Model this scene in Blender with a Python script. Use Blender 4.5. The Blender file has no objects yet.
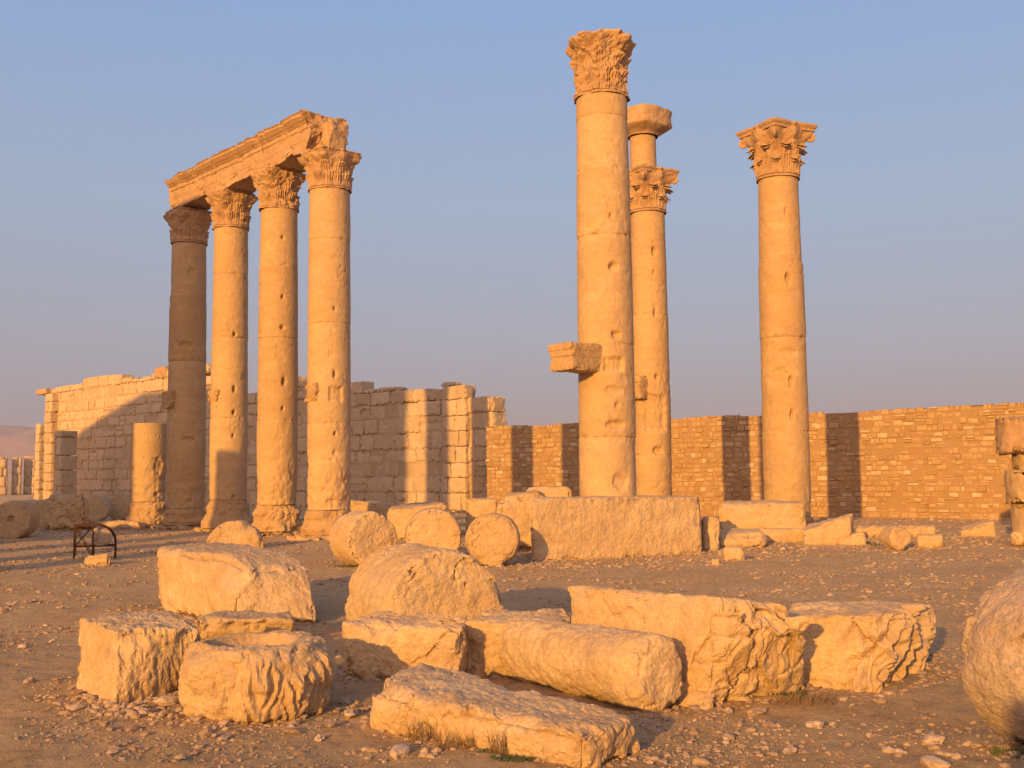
import bpy, math, random
import numpy as np
from mathutils import Vector, Matrix, Quaternion

S = bpy.context.scene
COL = S.collection
rng = np.random.default_rng(7)
random.seed(7)

# ------------------------------------------------------------------ camera
F_PX = 1100.0
PITCH = math.atan(90/F_PX)
ROLL = math.radians(0.6)
CAM = np.array([0, 0, 1.75])
_F = np.array([0, math.cos(PITCH), math.sin(PITCH)])
_R0 = np.array([1.0, 0, 0]); _U0 = np.array([0, -math.sin(PITCH), math.cos(PITCH)])
_R = _R0*math.cos(ROLL) - _U0*math.sin(ROLL)
_U = _U0*math.cos(ROLL) + _R0*math.sin(ROLL)
cam = bpy.data.cameras.new('camera'); camo = bpy.data.objects.new('camera', cam); COL.objects.link(camo)
cam.sensor_width = 36; cam.lens = F_PX/1024*36; cam.clip_end = 20000; cam.clip_start = 0.1
M = Matrix.Identity(4)
for i in range(3):
    M[i][0] = _R[i]; M[i][1] = _U[i]; M[i][2] = -_F[i]; M[i][3] = CAM[i]
camo.matrix_world = M
S.camera = camo

def at_h(x, y, h=0.0):
    """point where the sight line through a photo point meets height h"""
    r = _F + _R*(x-512)/F_PX + _U*(384-y)/F_PX
    t = (h-CAM[2])/r[2]
    p = CAM + r*t
    return np.array([p[0], p[1]])

# ------------------------------------------------------------------ light
SUN_AZ = math.radians(23.75); SUN_EL = math.radians(12.0)
sd = Vector((math.sin(SUN_AZ)*math.cos(SUN_EL), math.cos(SUN_AZ)*math.cos(SUN_EL), -math.sin(SUN_EL)))
sl = bpy.data.lights.new('sun', 'SUN'); slo = bpy.data.objects.new('sun', sl); COL.objects.link(slo)
sl.energy = 5.0; sl.angle = math.radians(0.53); sl.color = (1.0, 0.51, 0.11)
slo.rotation_euler = sd.to_track_quat('-Z', 'Y').to_euler(); slo.location = (-20, -40, 20)

W = bpy.data.worlds.new('World'); S.world = W; W.use_nodes = True
nt = W.node_tree; nt.nodes.clear()
def N(t, kind, **kw):
    n = t.nodes.new(kind)
    for k, v in kw.items(): setattr(n, k, v)
    return n
sky = N(nt, 'ShaderNodeTexSky', sky_type='NISHITA'); sky.sun_disc = False
sky.sun_elevation = SUN_EL; sky.sun_rotation = math.pi + SUN_AZ
sky.air_density = 1.0; sky.dust_density = 2.0; sky.ozone_density = 1.5
geo = N(nt, 'ShaderNodeTexCoord'); sep = N(nt, 'ShaderNodeSeparateXYZ')
nt.links.new(geo.outputs['Generated'], sep.inputs[0])
rmp = N(nt, 'ShaderNodeValToRGB')
e = rmp.color_ramp.elements
e[0].position = 0.0; e[0].color = (0.235, 0.19, 0.24, 1)
e[1].position = 1.0; e[1].color = (0.07, 0.16, 0.42, 1)
for pos, c in ((0.05, (0.275, 0.235, 0.285, 1)), (0.12, (0.31, 0.305, 0.375, 1)), (0.24, (0.30, 0.37, 0.50, 1)), (0.42, (0.235, 0.36, 0.61, 1))):
    q = e.new(pos); q.color = c
nt.links.new(sep.outputs[2], rmp.inputs[0])
bg = N(nt, 'ShaderNodeBackground'); bg.inputs[1].default_value = 0.10
bg2 = N(nt, 'ShaderNodeBackground'); bg2.inputs[1].default_value = 0.98
mx = N(nt, 'ShaderNodeMixShader'); mx.inputs[0].default_value = 0.8
wo = N(nt, 'ShaderNodeOutputWorld')
nt.links.new(sky.outputs[0], bg.inputs[0]); nt.links.new(rmp.outputs[0], bg2.inputs[0])
nt.links.new(bg.outputs[0], mx.inputs[1]); nt.links.new(bg2.outputs[0], mx.inputs[2])
# the bright warm quarter of the sky round the low sun, behind the viewer
dt = N(nt, 'ShaderNodeVectorMath', operation='DOT_PRODUCT'); dt.inputs[1].default_value = (-math.sin(SUN_AZ)*math.cos(SUN_EL), -math.cos(SUN_AZ)*math.cos(SUN_EL), math.sin(SUN_EL))
nt.links.new(geo.outputs['Generated'], dt.inputs[0])
mr = N(nt, 'ShaderNodeMapRange'); mr.inputs[1].default_value = 0.0; mr.inputs[2].default_value = 1.0
pw = N(nt, 'ShaderNodeMath', operation='POWER'); pw.inputs[1].default_value = 2.5
nt.links.new(dt.outputs['Value'], mr.inputs[0]); nt.links.new(mr.outputs[0], pw.inputs[0])
bg3 = N(nt, 'ShaderNodeBackground'); bg3.inputs[0].default_value = (1.0, 0.50, 0.20, 1)
gm = N(nt, 'ShaderNodeMath', operation='MULTIPLY'); gm.inputs[1].default_value = 1.3
nt.links.new(pw.outputs[0], gm.inputs[0]); nt.links.new(gm.outputs[0], bg3.inputs[1])
ads = N(nt, 'ShaderNodeAddShader'); nt.links.new(mx.outputs[0], ads.inputs[0]); nt.links.new(bg3.outputs[0], ads.inputs[1])
nt.links.new(ads.outputs[0], wo.inputs[0])
S.view_settings.view_transform = 'Standard'; S.view_settings.look = 'None'
S.view_settings.exposure = 0.34; S.view_settings.gamma = 1.0

# ------------------------------------------------------------------ noise
def _hash(ix, iy, iz, seed):
    h = (ix.astype(np.uint64)*np.uint64(374761393) + iy.astype(np.uint64)*np.uint64(668265263)
         + iz.astype(np.uint64)*np.uint64(2147483647) + np.uint64(seed*1274126177 + 12345)) & np.uint64(0xffffffff)
    h = ((h ^ (h >> np.uint64(13)))*np.uint64(1274126177)) & np.uint64(0xffffffff)
    h = ((h ^ (h >> np.uint64(16)))*np.uint64(2246822519)) & np.uint64(0xffffffff)
    return h ^ (h >> np.uint64(15))
_ang = rng.normal(size=(256, 3)); _GR = _ang/np.linalg.norm(_ang, axis=1)[:, None]
def pn(P, f=1.0, seed=0):
    P = np.asarray(P, float)*f + 1000.37
    I = np.floor(P).astype(np.int64); T = P - I; u = T*T*T*(T*(T*6-15)+10)
    out = 0
    for dx in (0, 1):
        wx = u[:, 0] if dx else 1-u[:, 0]
        for dy in (0, 1):
            wy = u[:, 1] if dy else 1-u[:, 1]
            for dz in (0, 1):
                wz = u[:, 2] if dz else 1-u[:, 2]
                g = _GR[(_hash(I[:, 0]+dx, I[:, 1]+dy, I[:, 2]+dz, seed) & np.uint64(255)).astype(int)]
                d = g[:, 0]*(T[:, 0]-dx) + g[:, 1]*(T[:, 1]-dy) + g[:, 2]*(T[:, 2]-dz)
                out = out + wx*wy*wz*d
    return out*1.6
def fbm(P, f=1.0, seed=0, oct=4, gain=0.5):
    a, s = 1.0, 0
    for o in range(oct):
        s = s + a*pn(P, f, seed+o*17); f *= 2.03; a *= gain
    return s
def ridged(P, f=1.0, seed=0, oct=3):
    a, s = 1.0, 0
    for o in range(oct):
        s = s + a*(1-2*np.abs(pn(P, f, seed+o*31))); f *= 2.1; a *= 0.5
    return s/1.75
def sstep(a, b, x):
    t = np.clip((x-a)/(b-a), 0, 1); return t*t*(3-2*t)

def cells(P, n, h, seed):
    """angular fracture cells: (random value per cell, nearness to a crevice)"""
    r_ = np.random.default_rng(seed); C = r_.uniform(-1, 1, (n, 3))*np.array(h); val = r_.uniform(-1, 1, n); nv = r_.normal(size=(n, 3))
    Q = P + .05*np.stack([pn(P, 3, seed), pn(P, 3, seed+1), pn(P, 3, seed+2)], 1)
    D = ((Q[:, None, :]-C[None])**2).sum(2); o = np.argsort(D, 1)[:, :2]; k = np.arange(len(P))
    d1, d2 = np.sqrt(D[k, o[:, 0]]), np.sqrt(D[k, o[:, 1]])
    tilt = ((Q-C[o[:, 0]])*nv[o[:, 0]]).sum(1)
    return val[o[:, 0]], np.clip(1-(d2-d1)/.05, 0, 1), tilt
# ------------------------------------------------------------------ meshes
def link_mesh(name, V, Q, mat, parent=None, T=None, smooth=True, tint=None, origin=None):
    me = bpy.data.meshes.new(name)
    V = np.asarray(V, float)
    if origin is not None: V = V - np.array(origin)
    V = V.astype(np.float32)
    parts = []
    nq = len(Q) if Q is not None else 0; ntri = len(T) if T is not None else 0
    loops = np.concatenate([np.asarray(Q, np.int32).ravel() if nq else np.zeros(0, np.int32),
                            np.asarray(T, np.int32).ravel() if ntri else np.zeros(0, np.int32)])
    starts = np.concatenate([np.arange(nq, dtype=np.int32)*4, nq*4+np.arange(ntri, dtype=np.int32)*3])
    me.vertices.add(len(V)); me.vertices.foreach_set('co', V.ravel())
    me.loops.add(len(loops)); me.loops.foreach_set('vertex_index', loops.astype(np.int32))
    me.polygons.add(nq+ntri); me.polygons.foreach_set('loop_start', starts.astype(np.int32))
    me.update(calc_edges=True)
    me.polygons.foreach_set('use_smooth', np.full(nq+ntri, smooth))
    if tint is not None:
        a = me.attributes.new('tint', 'FLOAT', 'POINT'); a.data.foreach_set('value', np.asarray(tint, np.float32))
    me.validate(); me.update()
    me.materials.append(mat)
    o = bpy.data.objects.new(name, me); COL.objects.link(o)
    if parent is not None: o.parent = parent
    if origin is not None: o.location = origin
    return o

def tag(o, label=None, cat=None, group=None, kind=None):
    if label: o['label'] = label; o['kind'] = kind or 'thing'
    if cat: o['category'] = cat
    if group: o['group'] = group
    if kind: o['kind'] = kind
    return o
def empty(name, loc, rz=0, rx=0, ry=0):
    o = bpy.data.objects.new(name, None); COL.objects.link(o); o.location = loc; o.rotation_euler = (rx, ry, rz)
    o.empty_display_size = 0.3
    return o

class Acc:
    def __init__(s): s.V = []; s.Q = []; s.T = []; s.t = []; s.n = 0
    def add(s, V, Q=None, tint=0.0, T=None):
        s.V.append(V)
        if Q is not None and len(Q): s.Q.append(np.asarray(Q)+s.n)
        if T is not None and len(T): s.T.append(np.asarray(T)+s.n)
        s.t.append(np.full(len(V), tint) if np.isscalar(tint) else tint); s.n += len(V)
    def build(s, name, mat, parent=None, smooth=True, origin=None):
        return link_mesh(name, np.concatenate(s.V), np.concatenate(s.Q) if s.Q else None, mat, parent,
                         np.concatenate(s.T) if s.T else None, smooth, np.concatenate(s.t), origin)

_gc = {}
def cube_grid(nx, ny, nz):
    k = (nx, ny, nz)
    if k in _gc: return _gc[k]
    n = np.array(k); vid = {}; V = []; Q = []
    def idx(t):
        if t not in vid: vid[t] = len(V); V.append(t)
        return vid[t]
    for ax in range(3):
        a, b = (ax+1) % 3, (ax+2) % 3
        for side in (0, n[ax]):
            for i in range(n[a]):
                for j in range(n[b]):
                    q = []
                    for (di, dj) in ((0, 0), (1, 0), (1, 1), (0, 1)):
                        t = [0, 0, 0]; t[ax] = int(side); t[a] = i+di; t[b] = j+dj
                        q.append(idx(tuple(t)))
                    if side == 0: q = q[::-1]
                    Q.append(q)
    V = np.array(V, float)/n*2-1
    _gc[k] = (V, np.array(Q)); return _gc[k]

def rbox(h, res, r):
    """rounded box: half sizes h, returns verts (metric), normals, quads, distance to the nearest edge"""
    h = np.array(h, float); n = np.maximum(1, np.round(2*h/res)).astype(int)
    U, Q = cube_grid(*[int(a) for a in n])
    P = U*h; r = min(r, h.min()*0.95)
    inner = np.clip(P, -(h-r), h-r); D = P-inner
    L = np.linalg.norm(D, axis=1)[:, None]; L[L == 0] = 1
    Nn = D/L; P2 = inner + Nn*r
    dd = np.sort(h-np.abs(P), axis=1)[:, 1]
    return P2, Nn, Q, dd

SHARP = 1.0
def rough(P, Nn, dd, seed, amp=1.0, low=0.03, mid=0.012, fine=0.005, edge=0.05, crack=0.0, gouge=0.0, es=0.09):
    """weathering displacement along the normals"""
    d = .7*low*fbm(P, 1.6, seed, 3) + mid*.7*fbm(P, 7, seed+3, 4, .6) + fine*1.1*fbm(P, 17, seed+5, 3, .6) - .012*np.clip(ridged(P, 5.2, seed+75, 4)-.45, 0, 1)
    if edge:
        k = np.exp(-(dd/es)**2)
        ch = fbm(P, 3.4, seed+9, 4, .55)
        d = d - edge*k*(.25+.35*np.clip(ch, -.3, 1)+.75*sstep(.06, .16, ch)+.5*sstep(.38, .46, ch))
        k2 = np.exp(-(dd/(es*2.6))**2)
        d = d - edge*1.7*k2*np.clip(fbm(P, 2.2, seed+19, 2)-0.28, 0, 1)
    if crack:
        c = np.abs(fbm(P, 1.5, seed+33, 3)); m = sstep(-0.1, 0.35, pn(P, 1.1, seed+41))
        d = d - crack*np.clip(1-c/0.035, 0, 1)*m
    if gouge:
        G = P @ np.array([[1, .3, 0], [.2, 1, 0], [-.5, .4, .45]])
        d = d + gouge*ridged(G, 9, seed+50, 3)*(1-.85*np.abs(Nn[:, 2])**2)
    d = d + SHARP*(0.018*(np.abs(pn(P, 3.1, seed+70))-.2) + 0.010*ridged(P, 6.5, seed+71, 3)*np.clip(.3+pn(P, 1.3, seed+72), 0, 1))
    # shallow pits
    pt = fbm(P, 16, seed+60, 2); d = d - 0.010*sstep(0.42, 0.8, pt)
    return P + Nn*(d*amp)[:, None]

# ------------------------------------------------------------------ materials
def stone_mat(name, base, dark, light, bump=0.35, tint_amt=0.0, scale=1.0, band=0.0, warm=None, tint_ramp=None, patch=0.5, bdist=0.022, grey=0.3):
    m = bpy.data.materials.new(name); m.use_nodes = True; t = m.node_tree; t.nodes.clear()
    out = N(t, 'ShaderNodeOutputMaterial'); b = N(t, 'ShaderNodeBsdfPrincipled')
    b.inputs['Roughness'].default_value = 0.92; b.inputs['Specular IOR Level'].default_value = 0.15
    tc = N(t, 'ShaderNodeTexCoord'); oi = N(t, 'ShaderNodeObjectInfo')
    ad = N(t, 'ShaderNodeVectorMath', operation='ADD')
    sc = N(t, 'ShaderNodeVectorMath', operation='SCALE'); sc.inputs[3].default_value = 37.0
    cmb = N(t, 'ShaderNodeCombineXYZ')
    for i in range(3): t.links.new(oi.outputs['Random'], cmb.inputs[i])
    t.links.new(cmb.outputs[0], sc.inputs[0])
    t.links.new(tc.outputs['Object'], ad.inputs[0]); t.links.new(sc.outputs[0], ad.inputs[1])
    def noise(s, det=6, rough=0.6, dist=0.0):
        n = N(t, 'ShaderNodeTexNoise'); n.inputs['Scale'].default_value = s*scale; n.inputs['Detail'].default_value = det
        n.inputs['Roughness'].default_value = rough; n.inputs['Distortion'].default_value = dist
        t.links.new(ad.outputs[0], n.inputs['Vector']); return n
    def ramp(src, a, bb, ca=(0, 0, 0, 1), cb=(1, 1, 1, 1)):
        r = N(t, 'ShaderNodeValToRGB'); r.color_ramp.elements[0].position = a; r.color_ramp.elements[1].position = bb
        r.color_ramp.elements[0].color = ca; r.color_ramp.elements[1].color = cb
        t.links.new(src, r.inputs[0]); return r
    def mix(fac, a, bb, mode='MIX'):
        x = N(t, 'ShaderNodeMix', data_type='RGBA', blend_type=mode)
        if isinstance(fac, float): x.inputs[0].default_value = fac
        else: t.links.new(fac, x.inputs[0])
        for sck, v in ((x.inputs[6], a), (x.inputs[7], bb)):
            if isinstance(v, tuple): sck.default_value = (*v, 1)
            else: t.links.new(v, sck)
        return x.outputs[2]
    n1 = noise(1.3, 5, 0.55, 0.3); n2 = noise(7, 10, 0.72, 0.2); n3 = noise(45, 6, 0.75)
    c = mix(ramp(n1.outputs[0], 0.38, 0.66).outputs[0], base, light)
    mk = ramp(n2.outputs[0], 0.50, 0.72)
    mk2 = N(t, 'ShaderNodeMath', operation='MULTIPLY'); mk2.inputs[1].default_value = patch
    t.links.new(mk.outputs[0], mk2.inputs[0])
    c = mix(mk2.outputs[0], c, dark)
    if warm:
        n5 = noise(0.8, 3, 0.5, 0.5)
        w2 = N(t, 'ShaderNodeMath', operation='MULTIPLY'); w2.inputs[1].default_value = 0.45
        t.links.new(ramp(n5.outputs[0], 0.48, 0.68).outputs[0], w2.inputs[0])
        c = mix(w2.outputs[0], c, warm)
    if tint_ramp:
        at = N(t, 'ShaderNodeAttribute', attribute_name='tint')
        r = N(t, 'ShaderNodeValToRGB'); els = r.color_ramp.elements
        els[0].position = 0; els[0].color = (*tint_ramp[0], 1); els[1].position = 1; els[1].color = (*tint_ramp[-1], 1)
        for k in range(1, len(tint_ramp)-1):
            q = els.new(k/(len(tint_ramp)-1)); q.color = (*tint_ramp[k], 1)
        t.links.new(at.outputs['Fac'], r.inputs[0])
        c = mix(tint_amt, c, r.outputs[0])
    if band:
        mp = N(t, 'ShaderNodeMapping'); mp.inputs['Scale'].default_value = (.6, .6, 1.9); t.links.new(ad.outputs[0], mp.inputs[0])
        nb = N(t, 'ShaderNodeTexNoise'); nb.inputs['Scale'].default_value = 2.2; nb.inputs['Detail'].default_value = 8; nb.inputs['Roughness'].default_value = .7
        t.links.new(mp.outputs[0], nb.inputs['Vector'])
        c = mix(1.0, c, ramp(nb.outputs[0], .32, .68, (1-band, 1-band*1.3, 1-band*1.6, 1), (1+band*.4, 1+band*.5, 1+band*.6, 1)).outputs[0], 'MULTIPLY')
    n6 = noise(3.1, 9, 0.7, 0.4)
    g6 = N(t, 'ShaderNodeMath', operation='MULTIPLY'); g6.inputs[1].default_value = grey
    t.links.new(ramp(n6.outputs[0], .50, .64).outputs[0], g6.inputs[0])
    c = mix(g6.outputs[0], c, tuple(0.62*x+0.10 for x in base[:2])+(base[2]*.62+.12,))
    c = mix(1.0, c, ramp(oi.outputs['Random'], 0, 1, (0.95, 0.94, 0.92, 1), (1.06, 1.07, 1.09, 1)).outputs[0], 'MULTIPLY')
    sp = ramp(n3.outputs[0], 0.30, 0.70, (0.72, 0.70, 0.67, 1), (1.13, 1.13, 1.13, 1))
    c = mix(1.0, c, sp.outputs[0], 'MULTIPLY')
    t.links.new(c, b.inputs['Base Color'])
    vor = N(t, 'ShaderNodeTexVoronoi'); vor.inputs['Scale'].default_value = 30*scale
    t.links.new(ad.outputs[0], vor.inputs['Vector'])
    pv = ramp(vor.outputs['Distance'], 0.0, 0.35)
    a1 = N(t, 'ShaderNodeMath', operation='MULTIPLY'); t.links.new(n3.outputs[0], a1.inputs[0]); a1.inputs[1].default_value = 1.2
    a2 = N(t, 'ShaderNodeMath', operation='MULTIPLY_ADD'); t.links.new(n2.outputs[0], a2.inputs[0]); a2.inputs[1].default_value = 2.2
    t.links.new(a1.outputs[0], a2.inputs[2])
    a3 = N(t, 'ShaderNodeMath', operation='MULTIPLY_ADD'); t.links.new(pv.outputs[0], a3.inputs[0]); a3.inputs[1].default_value = 0.35
    t.links.new(a2.outputs[0], a3.inputs[2])
    bp = N(t, 'ShaderNodeBump'); bp.inputs['Strength'].default_value = min(1.0, bump); bp.inputs['Distance'].default_value = bdist
    t.links.new(a3.outputs[0], bp.inputs['Height']); t.links.new(bp.outputs[0], b.inputs['Normal'])
    t.links.new(b.outputs[0], out.inputs[0])
    return m

M_COL = stone_mat('column_limestone', (0.52, 0.355, 0.175), (0.27, 0.155, 0.075), (0.59, 0.425, 0.235), 0.4, warm=(0.44, 0.275, 0.14), patch=0.6, band=.10, tint_amt=.4, tint_ramp=[(0.46, 0.29, 0.135), (0.54, 0.365, 0.185), (0.60, 0.43, 0.24)])
M_CAP = stone_mat('capital_limestone', (0.46, 0.29, 0.155), (0.27, 0.15, 0.075), (0.53, 0.355, 0.205), 0.45, patch=0.5)
M_BLK = stone_mat('block_limestone', (0.54, 0.375, 0.195), (0.37, 0.225, 0.11), (0.61, 0.45, 0.255), 0.5, patch=0.65, band=.12, bdist=.02, grey=.4)
M_BLK2 = stone_mat('pitted_limestone', (0.52, 0.38, 0.25), (0.34, 0.22, 0.14), (0.58, 0.45, 0.32), 0.8, patch=0.6)
M_ASH = stone_mat('ashlar_limestone', (0.52, 0.385, 0.235), (0.34, 0.225, 0.13), (0.58, 0.445, 0.29), 0.4, tint_amt=0.45,
                  tint_ramp=[(0.38, 0.265, 0.15), (0.52, 0.385, 0.235), (0.62, 0.48, 0.315), (0.48, 0.35, 0.205)])
M_RUB = stone_mat('rubble_stone', (0.42, 0.265, 0.125), (0.30, 0.16, 0.08), (0.50, 0.33, 0.19), 0.6, tint_amt=0.72,
                  tint_ramp=[(0.34, 0.215, 0.10), (0.45, 0.295, 0.14), (0.49, 0.34, 0.17), (0.54, 0.39, 0.21), (0.66, 0.51, 0.33)])
M_GRD = stone_mat('dry_earth', (0.64, 0.42, 0.19), (0.31, 0.195, 0.10), (0.70, 0.49, 0.25), 0.95, scale=1.0, patch=0.9, bdist=.035)
M_PEB = stone_mat('pebble_stone', (0.42, 0.29, 0.19), (0.30, 0.19, 0.12), (0.55, 0.43, 0.31), 0.4, tint_amt=0.6,
                  tint_ramp=[(0.28, 0.18, 0.11), (0.36, 0.25, 0.16), (0.46, 0.34, 0.23), (0.62, 0.50, 0.38)])
M_HIL = stone_mat('desert_hill', (0.36, 0.24, 0.17), (0.24, 0.16, 0.12), (0.46, 0.32, 0.23), 0.0, scale=0.004)
M_IRN = stone_mat('rusty_iron', (0.055, 0.025, 0.015), (0.03, 0.018, 0.014), (0.12, 0.045, 0.02), 0.3, scale=6)
def plain(name, c, rough=0.9):
    m = bpy.data.materials.new(name); m.use_nodes = True; t = m.node_tree; b = t.nodes['Principled BSDF']
    b.inputs['Roughness'].default_value = rough
    n = N(t, 'ShaderNodeTexNoise'); n.inputs['Scale'].default_value = 9
    r = N(t, 'ShaderNodeValToRGB'); r.color_ramp.elements[0].position = .35; r.color_ramp.elements[1].position = .7
    r.color_ramp.elements[0].color = (*[x*.6 for x in c], 1); r.color_ramp.elements[1].color = (*c, 1)
    t.links.new(n.outputs[0], r.inputs[0]); t.links.new(r.outputs[0], b.inputs['Base Color'])
    return m
M_GRASS = plain('green_weed', (0.10, 0.13, 0.035)); M_DRY = plain('dry_weed', (0.30, 0.19, 0.09))

# ------------------------------------------------------------------ ground
def gh(x, y):
    x = np.atleast_1d(np.asarray(x, float)); y = np.atleast_1d(np.asarray(y, float))
    P = np.stack([x, y, np.zeros_like(x)], 1); r = np.hypot(x, y)
    near = np.clip(1-(r-60)/200, 0, 1)
    return near*(0.035*fbm(P, 0.35, 5, 3) + 0.016*fbm(P, 2.1, 6, 3)) + np.clip(1-(r-14)/22, 0, 1)*(0.007*fbm(P, 9, 8, 2) + 0.012*np.clip(fbm(P, 3, 12, 3)-.1, 0, 1))
def build_ground():
    rs = [0.6]
    while rs[-1] < 6200:
        r = rs[-1]; rs.append(r*(1.0075 if 4 < r < 60 else 1.035 if r < 300 else 1.15))
    rs = np.array(rs); 
    # angles: dense in front of the camera
    a_f = np.linspace(-0.62, 0.62, 500); a_b = np.linspace(0.62, 2*math.pi-0.62, 90)[1:-1]
    A = np.concatenate([a_f, a_b]); na = len(A); nr = len(rs)
    RR, AA = np.meshgrid(rs, A, indexing='ij')
    X = (RR*np.sin(AA)).ravel(); Y = (RR*np.cos(AA)).ravel()
    V = np.stack([X, Y, gh(X, Y)], 1)
    i = np.arange(nr-1)[:, None]; j = np.arange(na)[None, :]; j2 = (j+1) % na
    Q = np.stack([i*na+j, i*na+j2, (i+1)*na+j2, (i+1)*na+j], -1).reshape(-1, 4)[:, ::-1]
    c = len(V); V = np.vstack([V, [0, 0, 0]])
    T = np.stack([np.full(na, c), j2.ravel(), j.ravel()], 1)[:, ::-1]
    o = link_mesh('ground', V, Q, M_GRD, T=T); tag(o, kind='structure')
build_ground()

def build_hills():
    n, m = 260, 26
    ang = np.linspace(-1.25, 0.9, n); V = []
    for k in range(m):
        v = k/(m-1); r = 3400+v*1400
        x = r*np.sin(ang); y = r*np.cos(ang)
        P = np.stack([x, y, np.zeros(n)], 1)
        env = 112+70*pn(P, 0.0009, 3)+40*fbm(P, 0.0024, 4, 4) + 30*ridged(P, 0.005, 9, 3)
        z = env*math.sin(v*math.pi)**0.8 - 2
        V.append(np.stack([x, y, z], 1))
    V = np.concatenate(V)
    i = np.arange(m-1)[:, None]; j = np.arange(n-1)[None, :]
    Q = np.stack([i*n+j, i*n+j+1, (i+1)*n+j+1, (i+1)*n+j], -1).reshape(-1, 4)[:, ::-1]
    tag(link_mesh('hills', V, Q, M_HIL), kind='structure')
build_hills()

def build_haze():
    V, Q = cube_grid(1, 1, 1)
    V = V*np.array([6800, 6800, 100]) + np.array([0, 0, 96.0])
    m = bpy.data.materials.new('haze_air'); m.use_nodes = True; t = m.node_tree; t.nodes.clear()
    out = N(t, 'ShaderNodeOutputMaterial'); v = N(t, 'ShaderNodeVolumePrincipled')
    v.inputs['Color'].default_value = (0.72, 0.74, 0.90, 1); v.inputs['Density'].default_value = HAZE
    v.inputs['Anisotropy'].default_value = 0.0
    t.links.new(v.outputs[0], out.inputs['Volume'])
    o = link_mesh('haze', V, Q, m, smooth=False); tag(o, kind='stuff')
HAZE = 0.00015
build_haze()

# ------------------------------------------------------------------ stone blocks
def finish(name, label, cat, P, Q, mat, group=None, origin=(0, 0, 0)):
    Q = np.asarray(Q); f = (np.arange(len(Q))*7919 % 13) < 6      # split each patch along one diagonal or the other: broken stone, not a smooth skin
    T = np.concatenate([Q[f][:, [0, 1, 2]], Q[f][:, [0, 2, 3]], Q[~f][:, [0, 1, 3]], Q[~f][:, [1, 2, 3]]])
    o = link_mesh(name, P, None, mat, T=T, smooth=False, origin=origin); tag(o, label, cat, group); return o

FOOT = []
def hexa(name, label, cat, bot, H, top=None, res=0.03, r=0.04, seed=0, mat=None, z0=-0.04, fn=None, group=None, **kw):
    """bot: 4 ground xy (front-left, front-right, back-right, back-left); H: 4 heights; top: 4 xy or None"""
    bot = np.array(bot, float); top = bot if top is None else np.array(top, float)
    H = np.full(4, H) if np.isscalar(H) else np.array(H, float)
    lx = (np.linalg.norm(bot[1]-bot[0])+np.linalg.norm(bot[2]-bot[3]))/2
    ly = (np.linalg.norm(bot[3]-bot[0])+np.linalg.norm(bot[2]-bot[1]))/2
    lz = H.mean()-z0
    h = np.array([lx, ly, lz])/2
    P, Nn, Q, dd = rbox(h, res, r)
    P = rough(P, Nn, dd, seed, **kw)
    if fn is not None: P = fn(P, Nn, h)
    u = (P/h+1)/2; u0, v0, w0 = u[:, 0], u[:, 1], u[:, 2]
    def bil(c):
        c = np.asarray(c, float)
        if c.ndim == 1: c = c[:, None]
        return ((1-u0)*(1-v0))[:, None]*c[0] + (u0*(1-v0))[:, None]*c[1] + (u0*v0)[:, None]*c[2] + ((1-u0)*v0)[:, None]*c[3]
    B = bil(bot); T_ = bil(top); Z = bil(H)[:, 0]
    XY = B*(1-w0)[:, None] + T_*w0[:, None]; z = z0 + (Z-z0)*w0
    c = bot.mean(0); g = 0; FOOT.append(bot)
    return finish(name, label, cat, np.column_stack([XY, z+g]), Q, mat or M_BLK, group, (c[0], c[1], 0))

def drum(name, label, cat, c, R, L, axis, cz, res=0.035, r=0.05, seed=0, mat=None, group=None, R2=None, fn=None, squash=1.0, **kw):
    """lying drum: c centre xy, axis = horizontal angle of its axis (rad from +X) or 'z'"""
    R2 = R if R2 is None else R2
    n = np.array([L, 2*R*0.9, 2*R*0.9]); nn = np.maximum(2, np.round(n/res)).astype(int)
    U, Q = cube_grid(*[int(a) for a in nn])
    x = U[:, 0]*L/2; yy = U[:, 1]*np.sqrt(1-U[:, 2]**2/2); zz = U[:, 2]*np.sqrt(1-U[:, 1]**2/2)
    rho = np.hypot(yy, zz); rs = np.where(rho < 1e-6, 1, rho)
    uy, uz = yy/rs, zz/rs
    t = (U[:, 0]+1)/2; Rl = R*(1-t)+R2*t
    pr = rho*Rl; ix = np.clip(x, -(L/2-r), L/2-r); ir = np.minimum(pr, Rl-r)
    dx, dr = x-ix, pr-ir; ln = np.hypot(dx, dr); ln1 = np.where(ln == 0, 1, ln)
    x2 = ix+dx/ln1*r; pr2 = ir+dr/ln1*r
    P = np.stack([x2, uy*pr2, uz*pr2*squash], 1); Nn = np.stack([dx/ln1, uy*dr/ln1, uz*dr/ln1], 1)
    dd = np.maximum(L/2-np.abs(x), 0)+np.maximum(Rl-pr, 0)
    P = rough(P, Nn, dd, seed, **kw)
    if fn is not None: P = fn(P, Nn, (L, R))
    if axis == 'z': A = np.array([[0, 0, 1], [1, 0, 0], [0, 1, 0]]).T @ np.eye(3); P = np.stack([P[:, 1], P[:, 2], P[:, 0]], 1)
    else:
        ax = np.array([math.cos(axis), math.sin(axis), 0]); sy = np.array([-math.sin(axis), math.cos(axis), 0]); up = np.array([0, 0, 1.0])
        P = P[:, :1]*ax + P[:, 1:2]*sy + P[:, 2:]*up
    return finish(name, label, cat, P+np.array([c[0], c[1], cz]), Q, mat or M_BLK, group, (c[0], c[1], 0))

A = at_h
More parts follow.
